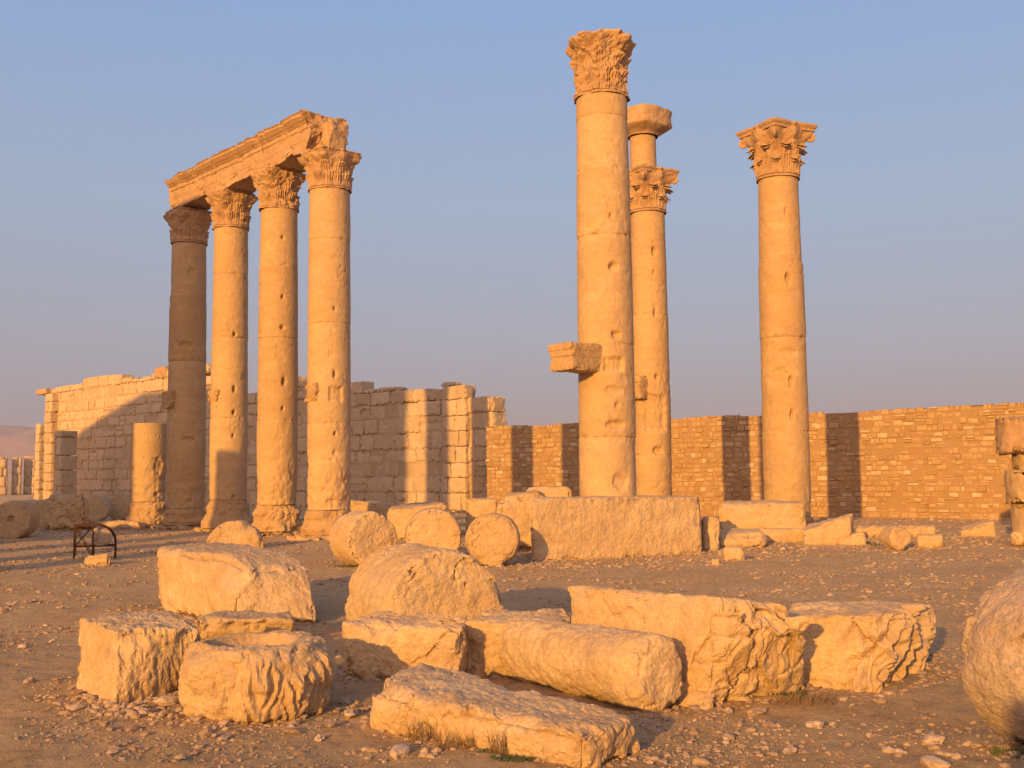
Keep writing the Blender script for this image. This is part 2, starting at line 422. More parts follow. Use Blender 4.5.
# ------ foreground blocks
Hh = .56
hexa('stone_block', 'squared limestone block with a gouged side, leftmost of the near blocks', 'stone block',
     bot=[A(76, 690), A(116, 707), A(203, 689), A(163, 661)], top=[A(78, 617, Hh), A(116, 631, Hh), A(204, 626, Hh), A(160, 607, Hh)], H=Hh, seed=11,
     r=.045, gouge=.014, res=.022, edge=.04)
def carve_b(P, Nn, h):
    L, R = h; x = P[:, 0]; th = np.arctan2(P[:, 2], P[:, 1]); rad = np.hypot(P[:, 1], P[:, 2])
    side = sstep(0.80, 0.95, rad/R)
    # axis x is up; ang -90deg (towards viewer) = front
    tw = th+.10*pn(P, 4, 61)+.05*pn(P, 9, 62); tz = x/L+.5+.10*pn(P, 4, 63); lv = 0
    for k, (a0, w, hh) in enumerate(((-1.30, .30, .95), (-0.78, .27, .80), (-0.30, .26, .95))):
        q = (tw-a0)/w; env = np.clip(1-np.abs(q)**2, 0, 1)
        fan = np.abs(q)*3.2-tz*3.4; lob = np.cos(fan*2*math.pi*.62)
        tt = tz-.05-.25*q*q
        hgt = sstep(hh, hh-.15, tz+.2*q*q)*sstep(-.02, .1, tz)
        lv = lv + env**.6*hgt*(.040+.030*lob)+ .03*np.exp(-(q/.12)**2)*hgt
    lv = lv*(.65+.5*pn(P, 3, 64)) + sstep(-1.5, -1.9, tw)*.05*fbm(P, 3.2, 66, 4) - .03*np.clip(ridged(P, 4, 67, 3), 0, 1)
    out = lv*side*(1+0.3*pn(P, 8, 3)) - side*.02
    k2 = (rad > 1e-5); P = P.copy()
    bar = 1-.13*np.clip(np.abs(2*(x/L)+.1), 0, 1)**2.5; P[:, 1] *= bar; P[:, 2] *= bar
    sc = 1+out/np.maximum(rad, .2)
    P[:, 1] *= sc; P[:, 2] *= sc
    # bowl in the upper face
    bowl = sstep(0.62, 0.50, np.hypot((P[:, 1]+.05)/R, (P[:, 2])/R))*sstep(0.3, .45, x/L)
    P[:, 0] -= bowl*0.085
    lump = sstep(.1, .8, pn(P, 2.4, 77))*.05*side; P[:, 1] *= 1-lump; P[:, 2] *= 1-lump
    return P
pB = (A(250, 729)+A(250, 729))/2; 
drum('carved_capital', 'upturned round capital fragment with carved leaves and a hollow top, front left of the blocks', 'capital',
     (pB[0]-.08, pB[1]+.60), .565, .56, 'z', .245, R2=.625, seed=21, r=.07, fn=carve_b, res=.015, edge=.035, low=.02, mat=M_BLK)
hexa('stone_block', 'low rough block wedged between the square block and the big slanted one', 'stone block',
     bot=[A(193, 642), A(297, 641), A(300, 633), A(206, 633)], top=[A(193, 620, .26), A(297, 618, .26), A(290, 609, .26), A(205, 609, .26)], H=.26, seed=31, r=.06, edge=.06, res=.028)
def carve_d(P, Nn, h):
    # rounded right shoulder
    u = P[:, 0]/h[0]; w = P[:, 2]/h[2]; P = P.copy()
    P[:, 2] -= h[2]*0.30*sstep(0.35, 1.0, u)**2*sstep(-.2, 1, w)
    v = P[:, 1]/h[1]; q = sstep(-.1, -1, v)*sstep(-.2, 1, w)*sstep(.0, .9, u); P[:, 1] += q*h[1]*.35
    return P
hexa('stone_block', 'big tall block with a rounded shoulder standing behind the left group', 'stone block',
     bot=[A(158, 611), A(234, 627), A(322, 625), A(246, 601)], top=[A(154, 547.5, .80), A(230, 557, .80), A(309, 553, .79), A(226, 541, .80)], H=[.80, .80, .79, .80], seed=41,
     r=.10, fn=carve_d, edge=.07, low=.03, crack=.02, res=.025)
hexa('stone_block', 'crumbling block with deep folds, left of the low long drum', 'stone block',
     bot=[A(344, 681), A(462, 690), A(470, 668), A(385, 655)], top=[A(341, 621.5, .50), A(464, 629, .50), A(469, 617, .50), A(377, 609, .50)], H=.50, seed=51,
     r=.04, edge=.09, low=.05, crack=.06, gouge=.016, res=.018)
hexa('stone_block', 'shaded low block behind the crumbling block and long drum', 'stone block',
     bot=[A(466, 680), A(585, 676), A(585, 655), A(480, 655)], top=[A(464, 621, .49), A(578, 625, .49), A(566, 608, .49), A(486, 608, .49)], H=.49, seed=61, r=.035, edge=.05, low=.03, res=.025)
a0 = A(498, 681); a1 = A(636, 716); ax = math.atan2(a1[1]-a0[1], a1[0]-a0[0])
mid = (a0+a1)/2 + .26*np.array([math.sin(ax), -math.cos(ax)])*-1
drum('column_drum', 'long narrow column piece lying between the tilted slab and the front slab', 'column piece', mid, .285, np.linalg.norm(a1-a0)+.10, ax, .255,
     seed=71, r=.09, low=.035, edge=.06, res=.02, gouge=.004)
hexa('stone_slab', 'long low slab with an uneven top, nearest the viewer', 'stone slab',
     bot=[A(366, 730), A(584, 773), A(644, 752), A(425, 704)], top=[A(361, 688, .30), A(585, 735, .225), A(645, 713, .24), A(421, 662, .30)], H=[.30, .225, .24, .32], seed=81,
     r=.06, edge=.045, low=.04, gouge=.006, crack=.02, res=.018)
def carve_j(P, Nn, h):
    u = P[:, 0]/h[0]; w = P[:, 2]/h[2]; P = P.copy(); k = sstep(.66, .84, u+.14*pn(P, 2.2, 5)-.05*w)
    val, cr, ti = cells(P, 260, h, 9)
    P[:, 0] -= k*(.03+.02*val+.15*ti+.02*cr+.04*np.abs(fbm(P, 3, 93, 3)))
    P[:, 1] += k*(.02+.015*val+.10*ti+.02*cr)*np.where(Nn[:, 1] < .3, 1, 0)
    P[:, 2] -= k*sstep(.2, 1, w)*(.10+.10*pn(P, 4, 8))
    return P
fj = A(702, 709)
Lj = A(562, 584, .80)
hexa('stone_block', 'huge long block with a smooth sloping face and shattered right end', 'stone block',
     bot=[A(560, 677), fj, A(812, 690), (Lj[0]+1.1, Lj[1]+.30)], top=[Lj, A(742, 601, .79), A(812, 611, .70), (Lj[0]+.9, Lj[1]+.55)], H=[.80, .80, .72, .62], seed=92,
     r=.05, edge=.05, low=.035, crack=.03, fn=carve_j, res=.015)
def carve_k(P, Nn, h):
    u = P[:, 0]/h[0]; P = P.copy(); w = P[:, 2]/h[2]
    k = sstep(-.1, .5, u)*(w < .95)
    f = fbm(P*np.array([1.6, 1, .8]), 3.0, 15, 3); val, cr, ti = cells(P*np.array([1.3, 1, .9]), 60, h, 19)
    P[:, 1] += k*(.06*np.abs(f)+.05*val+.05*cr+.15*ti)*np.where(Nn[:, 1] < -.2, 1, 0)
    P[:, 0] -= sstep(.5, 1, u)*(.16*np.abs(f)*2+.10*(sstep(.3, -1, w)))
    return P
hexa('carved_block', 'flat topped broken block standing right of the huge long block', 'stone block',
     bot=[A(776, 683), A(892, 694), A(944, 672), A(840, 660)], top=[A(776, 613, .59), A(908, 614, .59), A(940, 601, .56), A(800, 599, .59)], H=[.59, .59, .57, .59], seed=101,
     r=.03, edge=.05, low=.05, crack=.05, fn=carve_k, res=.02)
drum('column_drum', 'large pitted drum standing on edge, cut off by the right border', 'column drum', (3.45, 7.18), .565, .50, math.radians(-66), .535, seed=111, r=.05,
     low=.02, mid=.012, edge=.05, mat=M_BLK2, res=.02)
# ------ drums behind
def face_drum(px, py_b, nang, R, L, label, seed, sink=.0, d=None, cat='column drum', name='column_drum', mat=None, **kw):
    """px: photo x of the face centre, py_b: photo y of its foot; nang: direction the face looks to, from straight at the viewer, right positive"""
    g = A(px, py_b)
    n = np.array([math.sin(nang), -math.cos(nang)])
    c = g - n*(L/2)
    if 'res' not in kw: kw['res'] = .035
    return drum(name, label, cat, c, R, L, math.atan2(n[1], n[0]), R*.985-sink, seed=seed, mat=mat, **kw)
face_drum(448, 642, .42, .69, 1.6, 'biggest column drum, cracked, lying behind the crumbling block', 121, sink=.42, crack=.05, r=.05, edge=.06, low=.012, res=.022)
face_drum(374, 567, .60, .53, .95, 'column drum lying between the tall columns and the biggest drum', 131, crack=.02, r=.06, edge=.05, low=.02)
face_drum(434, 565, .10, .55, 1.1, 'column drum with a smooth round end, left of its near twin', 141, crack=.01, r=.05, edge=.05, low=.012)
face_drum(492, 567, -.04, .51, .8, 'column drum with a cracked round end, beside the wide block', 151, crack=.04, r=.05, edge=.05, low=.02)
face_drum(234, 549, .15, .70, .5, 'half buried drum end below the tall columns', 161, sink=.70, crack=.0, r=.08, edge=.08, low=.03)
# wide block before the tall column
wl = A(531, 561.5); wr = A(702, 553.5)
dv = np.array([.10, 1.0])
hexa('stone_block', 'wide rectangular block in front of the tallest column', 'stone block', bot=[wl, wr, wr+dv*1.3, wl+dv*1.3], H=[1.26, 1.22, 1.22, 1.26], seed=171, r=.05, edge=.06, low=.03, gouge=.010, res=.035,
     top=[wl+(-.03, .05), wr+(-.02, .05), wr+dv*1.3, wl+dv*1.3])
g = A(497, 552)
hexa('stone_block', 'rounded block behind the left end of the wide block', 'stone block', bot=[g, g+(1.1, .1), g+(1.2, 1.5), g+(.1, 1.6)], H=[1.20, 1.38, 1.38, 1.30], seed=173, r=.30, edge=.1, low=.06, res=.05)
def boulder(label, x0, x1, ytop, yb, seed, depth=1.0, r=.12, mat=None, name='fallen_stone', cat='stone', skew=0., hs=None, group=None, **kw):
    L = A(x0, yb); R_ = A(x1, yb); H = (CAM[2]) - (CAM[2])*0
    d = L[1]; hz = 474-((x0+x1)/2-512)*0.0105
    H = CAM[2] - (ytop-hz)*d/F_PX*1.0
    w = R_[0]-L[0]; dp = w*depth; skew = skew + ((x0+x1)/2-512)/F_PX*dp
    hs = hs or (1, 1, 1, 1)
    kw.setdefault('edge', min(.08, w*.08)); kw.setdefault('low', .04); kw.setdefault('res', max(.03, w/30))
    return hexa(name, label, cat, bot=[L, R_, R_+(skew, dp), L+(skew, dp)], H=[max(.05, H*k) for k in hs], seed=seed, r=min(r, w*.3), mat=mat, group=group, **kw)
boulder('low stone lying behind the two front drums', 387, 447, 503, 540, 181, .8, hs=(.8, 1, 1, .9))
boulder('flat lit slab behind the drums under the ashlar wall', 349, 396, 500, 519, 182, .7, hs=(1, .75, .8, 1))
boulder('grey boulder resting behind the wide block near the tallest column', 526, 572, 487, 520, 183, .8, r=.2)
boulder('small square block behind the cracked round drum', 466, 497, 499, 535, 184, 1, r=.05)
boulder('flat stone between the wall foot and the smooth drum', 398, 438, 501, 522, 185, .6, hs=(.8, 1, 1, .8))
boulder('broken lump lying at the foot of the ashlar corner', 440, 470, 490, 509, 186, .8)
# under the right column
boulder('chamfered block directly under the right hand column', 719, 807, 501.5, 541, 191, .42, r=.12, hs=(.98, .96, 1.02, 1.04), edge=.06)
boulder('shaded upright slab beside the wide block', 702, 720, 516, 551, 192, 1.2)
boulder('low boulder before the chamfered block', 714, 767, 528, 549, 193, .8, r=.25, hs=(.6, .8, 1, 1))
boulder('small squarish stone before the low boulder', 723, 745, 546, 562, 194, .8, r=.1)
boulder('small round stone nearest the right column group', 711, 721, 557, 566, 195, 1, r=.1)
boulder('wedge shaped block rising to the right beside the column foot', 803, 852, 515, 547, 196, .8, r=.05, hs=(.5, 1.05, 1.05, .7), edge=.06, skew=.1)
boulder('short block lying before the wedge block', 838, 866, 532, 547, 197, .8, r=.08)
face_drum(902, 551, .1, .27, .6, 'small drum lying right of the wedge block', 198, r=.1)
boulder('long low slab lying along the rubble wall', 856, 936, 525, 538, 199, .35, r=.06)
boulder('squarish stone right of the small drum', 917, 944, 534, 549, 200, .8, r=.06)
boulder('triangular stone at the wall foot near the right stump', 961, 996, 519, 538, 201, .7, r=.05, hs=(.35, 1, 1.05, .6))
boulder('low ledge slab before the right half of the chamfered block', 757, 808, 528, 544, 202, .3, r=.05, edge=.05)
# left shaded group
def socket(P, Nn, h):
    P = P.copy(); q = np.maximum(np.abs(P[:, 1]), np.abs(P[:, 2]-.03)); P[:, 0] -= .12*sstep(.095, .06, q)*(P[:, 0] > 0); return P
face_drum(10, 539, .12, .56, 1.1, 'shaded drum with a socket hole in its end, at the left border', 211, fn=socket, res=.03, r=.05, low=.015, edge=.04)
face_drum(43, 527, .15, .50, 1.0, 'shaded drum half hidden behind the socket holed one', 212, r=.05, low=.015, edge=.04)
boulder('big rough shaded lump in front of the dark pier', 46, 86, 495, 531, 213, 1, r=.3, low=.16, gouge=.06, edge=.16, crack=.08)
face_drum(94, 522, .2, .55, 1.2, 'left of two shaded drums lying below the ashlar wall', 214, r=.05, low=.015, edge=.04)
face_drum(118, 520, .2, .55, 1.2, 'right of two shaded drums lying below the ashlar wall', 215, r=.05, low=.015, edge=.04)
boulder('flat pale slab on the ground before the standing stump', 88, 140, 521, 530, 216, .5, r=.05)
boulder('pale boulder among the shaded drums at left', 20, 40, 500, 514, 217, 1, r=.3)
boulder('small stone in front of the rusty frame', 84, 111, 552, 566, 218, .7, r=.1, hs=(.9, 1, .8, .6))

# ------------------------------------------------------------------ columns
CD = np.array([-.67, .742]); CN = np.array([-.742, -.67])   # line of the colonnade, and the side its consoles face
def shaft_mesh(H, rb, rt, z0, seed, joints, dents, face, er=0.03, erh=1.4, ns=170, scar=()):
    zs = list(np.linspace(0, H, int(H/0.038)))
    for j in joints: zs += [j-.035, j-.012, j, j+.012, j+.035]
    zs = np.array(sorted(z for z in zs if 0 <= z <= H)); zs = zs[np.concatenate([[True], np.diff(zs) > .004])]
    th = np.linspace(0, 2*math.pi, ns, endpoint=False)
    Z, TH = np.meshgrid(zs, th, indexing='ij'); t = Z/H
    R = rb+(rt-rb)*t**1.25 + 0.012*np.sin(math.pi*t)
    ux, uy = np.cos(TH), np.sin(TH)
    P = np.stack([ux*R, uy*R, Z], -1).reshape(-1, 3); rr = R.ravel()*0
    zf = Z.ravel(); tf = TH.ravel()
    di = np.zeros_like(zf); js = [0]+sorted(joints)+[H]
    k = np.searchsorted(np.array(js), zf)
    rs_ = np.random.default_rng(seed); offs = rs_.normal(0, .007, 40); angs = rs_.uniform(0, 6.28, 40)
    rr = rr + offs[k] + .006*np.cos(tf-angs[k])
    for j in joints:
        rr = rr - (.009+.014*pn(P, 3, seed+2))*np.exp(-((zf-j)/.013)**2) - .06*np.exp(-((zf-j)/.06)**2)*np.clip(fbm(P, 3.5, seed+7, 4)-.08, 0, 1)
    rr = rr - .018*np.clip(1-np.abs(fbm(P*np.array([1, 1, .5]), 1.1, seed+21, 4))/.03, 0, 1)*sstep(.1, .4, pn(P, .9, seed+22)) - .008*sstep(.30, .5, fbm(P, 6, seed+23, 3)) + .006*fbm(P, 1.2, seed, 3) + .004*fbm(P, 9, seed+1, 3)
    rr = rr - .010*sstep(.52, .60, fbm(P*np.array([1, 1, .8]), 1.3, seed+11, 5))*(1+ridged(P, 7, seed+13, 2))      # spalled patches
    rr = rr - er*np.exp(-(zf/erh)**2)*(.2+.8*np.clip(fbm(P, 2.8, seed+12, 5, .6)+.2, 0, 1.5)+.35*ridged(P, 6, seed+14, 3))
    for (a, z, wa, wz, dp) in dents:
        da = (tf-(face+a)+math.pi) % (2*math.pi)-math.pi
        q = np.sqrt(((da*rb)/(wa*1.05))**2+((zf-z)/(wz*1.05))**2) + .25*pn(P, 8, seed+5)
        rr = rr - dp*1.15*sstep(1.15, .6, q) - .006*sstep(2.0, 1.0, q)
    for (a, z, wa, wz, dp) in scar:
        da = (tf-(face+a)+math.pi) % (2*math.pi)-math.pi
        q = np.maximum(np.abs(da*rb)/wa, np.abs(zf-z)/wz)
        rr = rr - dp*sstep(1.15, .85, q+.12*pn(P, 7, seed+4))*(1+.5*ridged(P, 9, seed, 2))
    P[:, 0] += np.cos(tf)*rr; P[:, 1] += np.sin(tf)*rr; P[:, 2] += z0
    n = len(zs); i = np.arange(n-1)[:, None]; j = np.arange(ns)[None, :]; j2 = (j+1) % ns
    Q = np.stack([i*ns+j, i*ns+j2, (i+1)*ns+j2, (i+1)*ns+j], -1).reshape(-1, 4)
    P = np.vstack([P, [0, 0, z0+zs[-1]]]); c = len(P)-1; b0 = (n-1)*ns
    T = np.stack([b0+j.ravel(), b0+j2.ravel(), np.full(ns, c)], 1)
    tn = np.concatenate([rs_.uniform(0, 1, 40)[k], [0.5]])
    return P, Q, T, tn
def lathe(fR, H, z0, nz, ns, cap=True):
    zs = np.linspace(0, H, nz); th = np.linspace(0, 2*math.pi, ns, endpoint=False)
    Z, TH = np.meshgrid(zs, th, indexing='ij')
    R, Z2 = fR(TH.ravel(), Z.ravel())
    P = np.stack([np.cos(TH.ravel())*R, np.sin(TH.ravel())*R, Z2+z0], 1)
    i = np.arange(nz-1)[:, None]; j = np.arange(ns)[None, :]; j2 = (j+1) % ns
    Q = np.stack([i*ns+j, i*ns+j2, (i+1)*ns+j2, (i+1)*ns+j], -1).reshape(-1, 4)
    P = np.vstack([P, [0, 0, z0+H]]); c = len(P)-1; b0 = (nz-1)*ns
    T = np.stack([b0+j.ravel(), b0+j2.ravel(), np.full(ns, c)], 1)
    return P, Q, T
def leaf_shell(acc, th0, rbell, z0, h, w, seed, out=.20):
    """one acanthus leaf: a folded strip that leans off the bell and curls over"""
    nu, nv = 13, 16
    U, Vv = np.meshgrid(np.linspace(-1, 1, nu), np.linspace(0, 1, nv), indexing='xy')
    v = Vv.ravel(); u = U.ravel()
    wid = w*(0.75+.35*np.sin(math.pi*np.clip(v*1.05, 0, 1)))*np.sqrt(np.clip(1-np.clip((v-.72)/.28, 0, 1)**2*.85, 0, 1))
    wid = wid*(1-.12*np.abs(np.sin(v*15))*(np.abs(u) > .7)*(v < .6))
    curl = np.clip((v-.62)/.38, 0, 1)
    rad = rbell(z0+h*v) + .035 + .05*v + out*(1-np.cos(curl*2.1))*.62 + .022*np.cos(u*9)*(1-curl*.4) - .04*np.abs(u)**2
    z = z0+h*(v*.93) - h*.36*curl**2.0 + 0.02
    th = th0+u*wid/rad
    P = np.stack([np.cos(th)*rad, np.sin(th)*rad, z], 1)
    P2 = np.stack([np.cos(th)*(rad-.07), np.sin(th)*(rad-.07), z-.05*curl], 1)
    P = P + .02*np.stack([pn(P, 8, seed), pn(P, 8, seed+1), pn(P, 8, seed+2)], 1)
    i = np.arange(nv-1)[:, None]; j = np.arange(nu-1)[None, :]
    Q = np.stack([i*nu+j, i*nu+j+1, (i+1)*nu+j+1, (i+1)*nu+j], -1).reshape(-1, 4)
    acc.add(P, Q); acc.add(P2, Q[:, ::-1])
def spiral(acc, th0, r0, z0, rr, sgn=1, tube=.045):
    n = 26; pts = []
    for k in range(n):
        t = k/(n-1); a = t*2.2*2*math.pi; q = rr*(1-.8*t)
        pts.append((q*math.cos(a+math.pi/2), q*math.sin(a+math.pi/2)))
    cx = np.array([math.cos(th0), math.sin(th0), 0]); 
    P = np.array([cx*(r0+p[0]*sgn)+np.array([0, 0, z0+p[1]]) for p in pts]); tubes(acc, P, tube*np.linspace(1, .6, n), 6, flat=cx)
def tubes(acc, P, rad, ns=8, flat=None, tint=0.0):
    P = np.asarray(P, float); n = len(P); rad = np.broadcast_to(rad, (n,))
    Tn = np.gradient(P, axis=0); Tn /= np.linalg.norm(Tn, axis=1)[:, None]+1e-9
    ref = np.array([0, 0, 1.0]) if abs(Tn[0][2]) < .9 else np.array([1.0, 0, 0])
    V = []
    a = np.cross(Tn[0], ref); a /= np.linalg.norm(a)
    for k in range(n):
        a = a-Tn[k]*np.dot(a, Tn[k]); a /= np.linalg.norm(a)+1e-9; b = np.cross(Tn[k], a)
        for s in range(ns):
            q = 2*math.pi*s/ns; V.append(P[k]+(a*math.cos(q)+b*math.sin(q))*rad[k])
    i = np.arange(n-1)[:, None]; j = np.arange(ns)[None, :]; j2 = (j+1) % ns
    Q = list(np.stack([i*ns+j, i*ns+j2, (i+1)*ns+j2, (i+1)*ns+j], -1).reshape(-1, 4))
    c0 = len(V); V.append(P[0]); V.append(P[-1]); T = []
    for s in range(ns):
        T.append((c0, (s+1) % ns, s)); T.append((c0+1, (n-1)*ns+s, (n-1)*ns+(s+1) % ns))
    acc.add(np.array(V), np.array(Q), tint, np.array(T))

def capital(parent, z0, rt, hc, th0, seed, worn=0.3, topw=1.0, leaves=True):
    """Corinthian capital: bell, two rows of acanthus, corner volutes; abacus is a piece of its own. worn 0 crisp .. 1 eroded stump"""
    def rbell(z):
        t = np.clip((z-z0)/hc, 0, 1); return rt*(0.97+.10*t+.30*sstep(.45, .95, t))
    acc = Acc()
    def f(TH, Z):
        t = Z/hc; R = rbell(z0+Z)
        R = np.where(t < .045, rt*1.075, R)
        R = np.where((t > .045) & (t < .06), rt*1.0, R)
        # relief of both leaf rows on the bell
        for (nleaf, off, hh, am) in ((8, 0, .42, .085), (8, .5, .66, .07)):
            ph = ((TH-th0)/(2*math.pi)*nleaf+off) % 1-.5
            q = ph*2; tt = (t-.06)/(hh-.06); ok = (tt > 0) & (tt < 1.05)
            env = np.clip(1-np.abs(q*1.05)**2.2, 0, 1)
            g = (.45+.9*np.clip(tt, 0, 1)**3)*sstep(1.05, .95, tt+.18*q*q)
            R = R + ok*am*env*g*(1+.35*np.cos(q*22+tt*4*np.sign(q)))*(1-.2*worn)
        # corner volutes
        c4 = np.abs(((TH-th0-math.pi/4)/(math.pi/2)+.5) % 1-.5)*2   # 0 on the corner, 1 mid side
        vt = sstep(.58, .80, t)*sstep(1.0, .93, t)
        R = R + topw*vt*rt*.42*np.exp(-(c4/.26)**2) + vt*rt*.10*np.exp(-((c4-1)/.18)**2)
        blk = sstep(.60, .92, t)*worn
        R = R + topw*blk*rt*(.30*(1-c4)**1.2+.08)
        P = np.stack([np.cos(TH)*R, np.sin(TH)*R, Z], 1)
        R = R + (.02+.05*worn)*fbm(P, 4.2, seed, 4) - (.02+.09*worn)*np.clip(ridged(P, 3.4, seed+5, 3), 0, 1)*sstep(.1, .2, t)
        return R, Z
    P, Q, T = lathe(f, hc*.9, z0, 76, 200); acc.add(P, Q, 0, T)
    if leaves and worn < .2:
        for k in range(8):
            if rng.random() > worn*.8: leaf_shell(acc, th0+k*math.pi/4, rbell, z0+hc*.05, hc*.40, rt*.34, seed+k, out=.12*(1-.5*worn))
            if rng.random() > worn*.8: leaf_shell(acc, th0+(k+.5)*math.pi/4, rbell, z0+hc*.26, hc*.46, rt*.34, seed+20+k, out=.14*(1-.5*worn))
        if worn < .8:
            for k in range(4):
                if rng.random() > worn*.9:
                    spiral(acc, th0+math.pi/4+k*math.pi/2, rt*(1+.62*topw), z0+hc*.77, hc*.085, 1, .05)
    cp = acc.build('capital', M_CAP, parent, smooth=False)
    # abacus
    def fa(TH, Z):
        t = Z/(hc*.13)
        c4 = np.abs(((TH-th0-math.pi/4)/(math.pi/2)+.5) % 1-.5)*2
        R = rt*(1.0+(topw-.0)*(.28+.70*np.clip(1-c4, 0, 1)**1.7))
        R = R*(1-.07*sstep(.5, .3, t)) - rt*.05*np.exp(-((t-.5)/.1)**2)
        R = R*np.where(t > .999, .97, 1)
        R = R + rt*.12*np.exp(-((c4-1)/.13)**2)*sstep(.1, .3, t)
        P = np.stack([np.cos(TH)*R, np.sin(TH)*R, Z+z0], 1)
        R = R - (.012+.30*worn)*np.clip(fbm(P, 1.9, seed+9, 4)+.05, 0, 1)*(.3+.7*(R/(rt*1.5)) ) - .02*np.abs(fbm(P, 8, seed+2, 2))
        Z2 = Z + (.015+.02*worn)*fbm(P, 2.5, seed+4, 3)*t
        return R, Z2
    P, Q, T = lathe(fa, hc*.13, z0+hc*.87, 12, 220)
    # closing underside
    ac = Acc(); ac.add(P, Q, 0, T)
    n = 220; c = np.array([[0, 0, z0+hc*.87]]); 
    ac.add(np.vstack([P[:n], c]), None, 0, np.stack([(np.arange(n)+1) % n, np.arange(n), np.full(n, n)], 1))
    ac.build('abacus', M_CAP, cp, smooth=False)

def base(parent, rb, h, seed, worn, flare=1.32, plinth=.18):
    acc = Acc()
    hb = h-plinth
    def f(TH, Z):
        t = Z/hb
        R = rb*(1.03+(flare-1.03)*np.clip(1-t, 0, 1)**1.35) + .05*np.exp(-((t-.22)/.13)**2)+.03*np.exp(-((t-.72)/.1)**2)
        P = np.stack([np.cos(TH)*R, np.sin(TH)*R, Z], 1)
        R = R + worn*(.10*fbm(P, 2.0, seed, 4)-.09*np.clip(ridged(P, 3.0, seed+3, 3), 0, 1)) - .04*np.exp(-((t-1)/.05)**2)
        return np.where(t > .99, R*.99, R), Z
    P, Q, T = lathe(f, hb, plinth-.02, 44, 150); acc.add(P, Q, 0, T)
    b = acc.build('base', M_COL, parent, smooth=False)
    h_ = np.array([rb*1.38, rb*1.38, plinth/2+.05])
    P, Nn, Q, dd = rbox(h_, .05, .04); P = rough(P, Nn, dd, seed+4, edge=.14, low=.05, es=.15)
    th = math.atan2(CD[1], CD[0]); c, s = math.cos(th), math.sin(th)
    P = np.stack([P[:, 0]*c-P[:, 1]*s, P[:, 0]*s+P[:, 1]*c, P[:, 2]+plinth/2-.07], 1)
    link_mesh('plinth', P, Q, M_COL, b)

def bracket(parent, z, r_at, length, width, height, seed, worn, dirv=CN):
    """console for a statue, built into the shaft"""
    h_ = np.array([(length+.3)/2, width/2, height/2])
    P, Nn, Q, dd = rbox(h_, .035, .025)
    t = P[:, 2]/h_[2]
    step = np.where(t > .45, 0, np.where(t > .0, .025, .05))
    outx = sstep(.2, 1, P[:, 0]/h_[0])
    P[:, 0] -= step*outx*length/.9; P[:, 1] *= 1-step*1.1
    P = rough(P, Nn, dd, seed, edge=.03+.15*worn, low=.015+.15*worn, es=.06+.2*worn)
    P[:, 0] += h_[0]+r_at-.3
    a = math.atan2(dirv[1], dirv[0]); c, s = math.cos(a), math.sin(a)
    P = np.stack([P[:, 0]*c-P[:, 1]*s, P[:, 0]*s+P[:, 1]*c, P[:, 2]+z], 1)
    link_mesh('bracket', P, Q, M_COL, parent, smooth=False)

def column(label, x, y, H, rb, rt, hc, hb, seed, joints, dents=(), scar=(), cap='corinthian', worn=.3, br=None, bworn=.5, tilt=(0, 0), group='standing columns', er=.03, flare=1.32, erh=1.4, topw=1.0, name='stone_column', th0=None):
    g = float(gh(x, y)[0])
    root = empty(name, (x, y, g-.02), rx=tilt[0], ry=tilt[1]); tag(root, label, 'column', group)
    face = math.atan2(-y, -x)
    hs = H-hc-hb
    P, Q, T, tn = shaft_mesh(hs, rb, rt, hb-.01, seed, [j for j in joints if j < hs], [(a, z-hb, wa, wz, dp) for a, z, wa, wz, dp in dents], face, er=er, erh=erh, scar=[(a, z-hb, wa, wz, dp) for a, z, wa, wz, dp in scar])
    link_mesh('shaft', P, Q, M_COL, root, T, tint=tn)
    if hb > 0: base(root, rb, hb, seed+1, bworn, flare)
    th = (math.atan2(CD[1], CD[0]) if th0 is None else th0)-0*math.pi/4
    if cap: capital(root, hb-.01+hs-.01, rt, hc, th, seed+2, worn, topw)
    if br:
        bracket(root, br[0], rb*.97, br[1], br[2], br[3], seed+8, br[4])
    return root

# distance along the sight line kept as real metres
def px2x(px, d): return (px-512)*d/F_PX
def zat(px, py, d): return CAM[2]-(py-(474-(px-512)*.0105))*d/F_PX*1.0
# the four columns of the colonnade
d4, d3, d2, d1 = 31.0, 33.3, 35.7, 37.9
c4p = (px2x(328.5, d4), d4); c3p = (px2x(277, d3), d3); c2p = (px2x(228.5, d2), d2); c1p = (px2x(186, d1), d1)
def Z(px, py, d): return zat(px, py, d)
column('nearest right hand column of the four under the beam, with a well kept capital', *c4p, Z(328, 147, d4), .625, .575, 1.12, .85, 301,
       [2.4, 5.2, 7.6], dents=[(.25, Z(0, 378, d4), .06, .09, .10), (.25, Z(0, 313, d4), .05, .05, .08), (.3, Z(0, 437, d4), .05, .06, .08), (.3, Z(0, 456, d4), .07, .08, .05), (.2, Z(0, 503, d4), .25, .04, .06), (-.05, Z(0, 463, d4), .20, .03, .04)],
       scar=[(.32, Z(0, 398, d4), .20, .20, .05)], worn=.28, topw=.62, br=(Z(0, 396, d4), .04, .62, .55, .3), er=.06, bworn=.6, erh=1.8, flare=1.22)
column('second column from the right of the four, its capital worn smooth', *c3p, Z(277, 166, d3), .60, .555, 1.22, .95, 311,
       [2.5, 5.0, 7.2], dents=[(.3, Z(0, 385, d3), .07, .11, .13), (.25, Z(0, 411, d3), .05, .07, .08), (.2, Z(0, 331, d3), .08, .06, .10), (.2, Z(0, 300, d3), .05, .05, .08), (.2, Z(0, 240, d3), .05, .05, .08)],
       worn=.8, topw=.48, br=(Z(0, 396, d3), -.03, .6, .4, .3), er=.07, bworn=1.0, erh=1.0, flare=1.25)
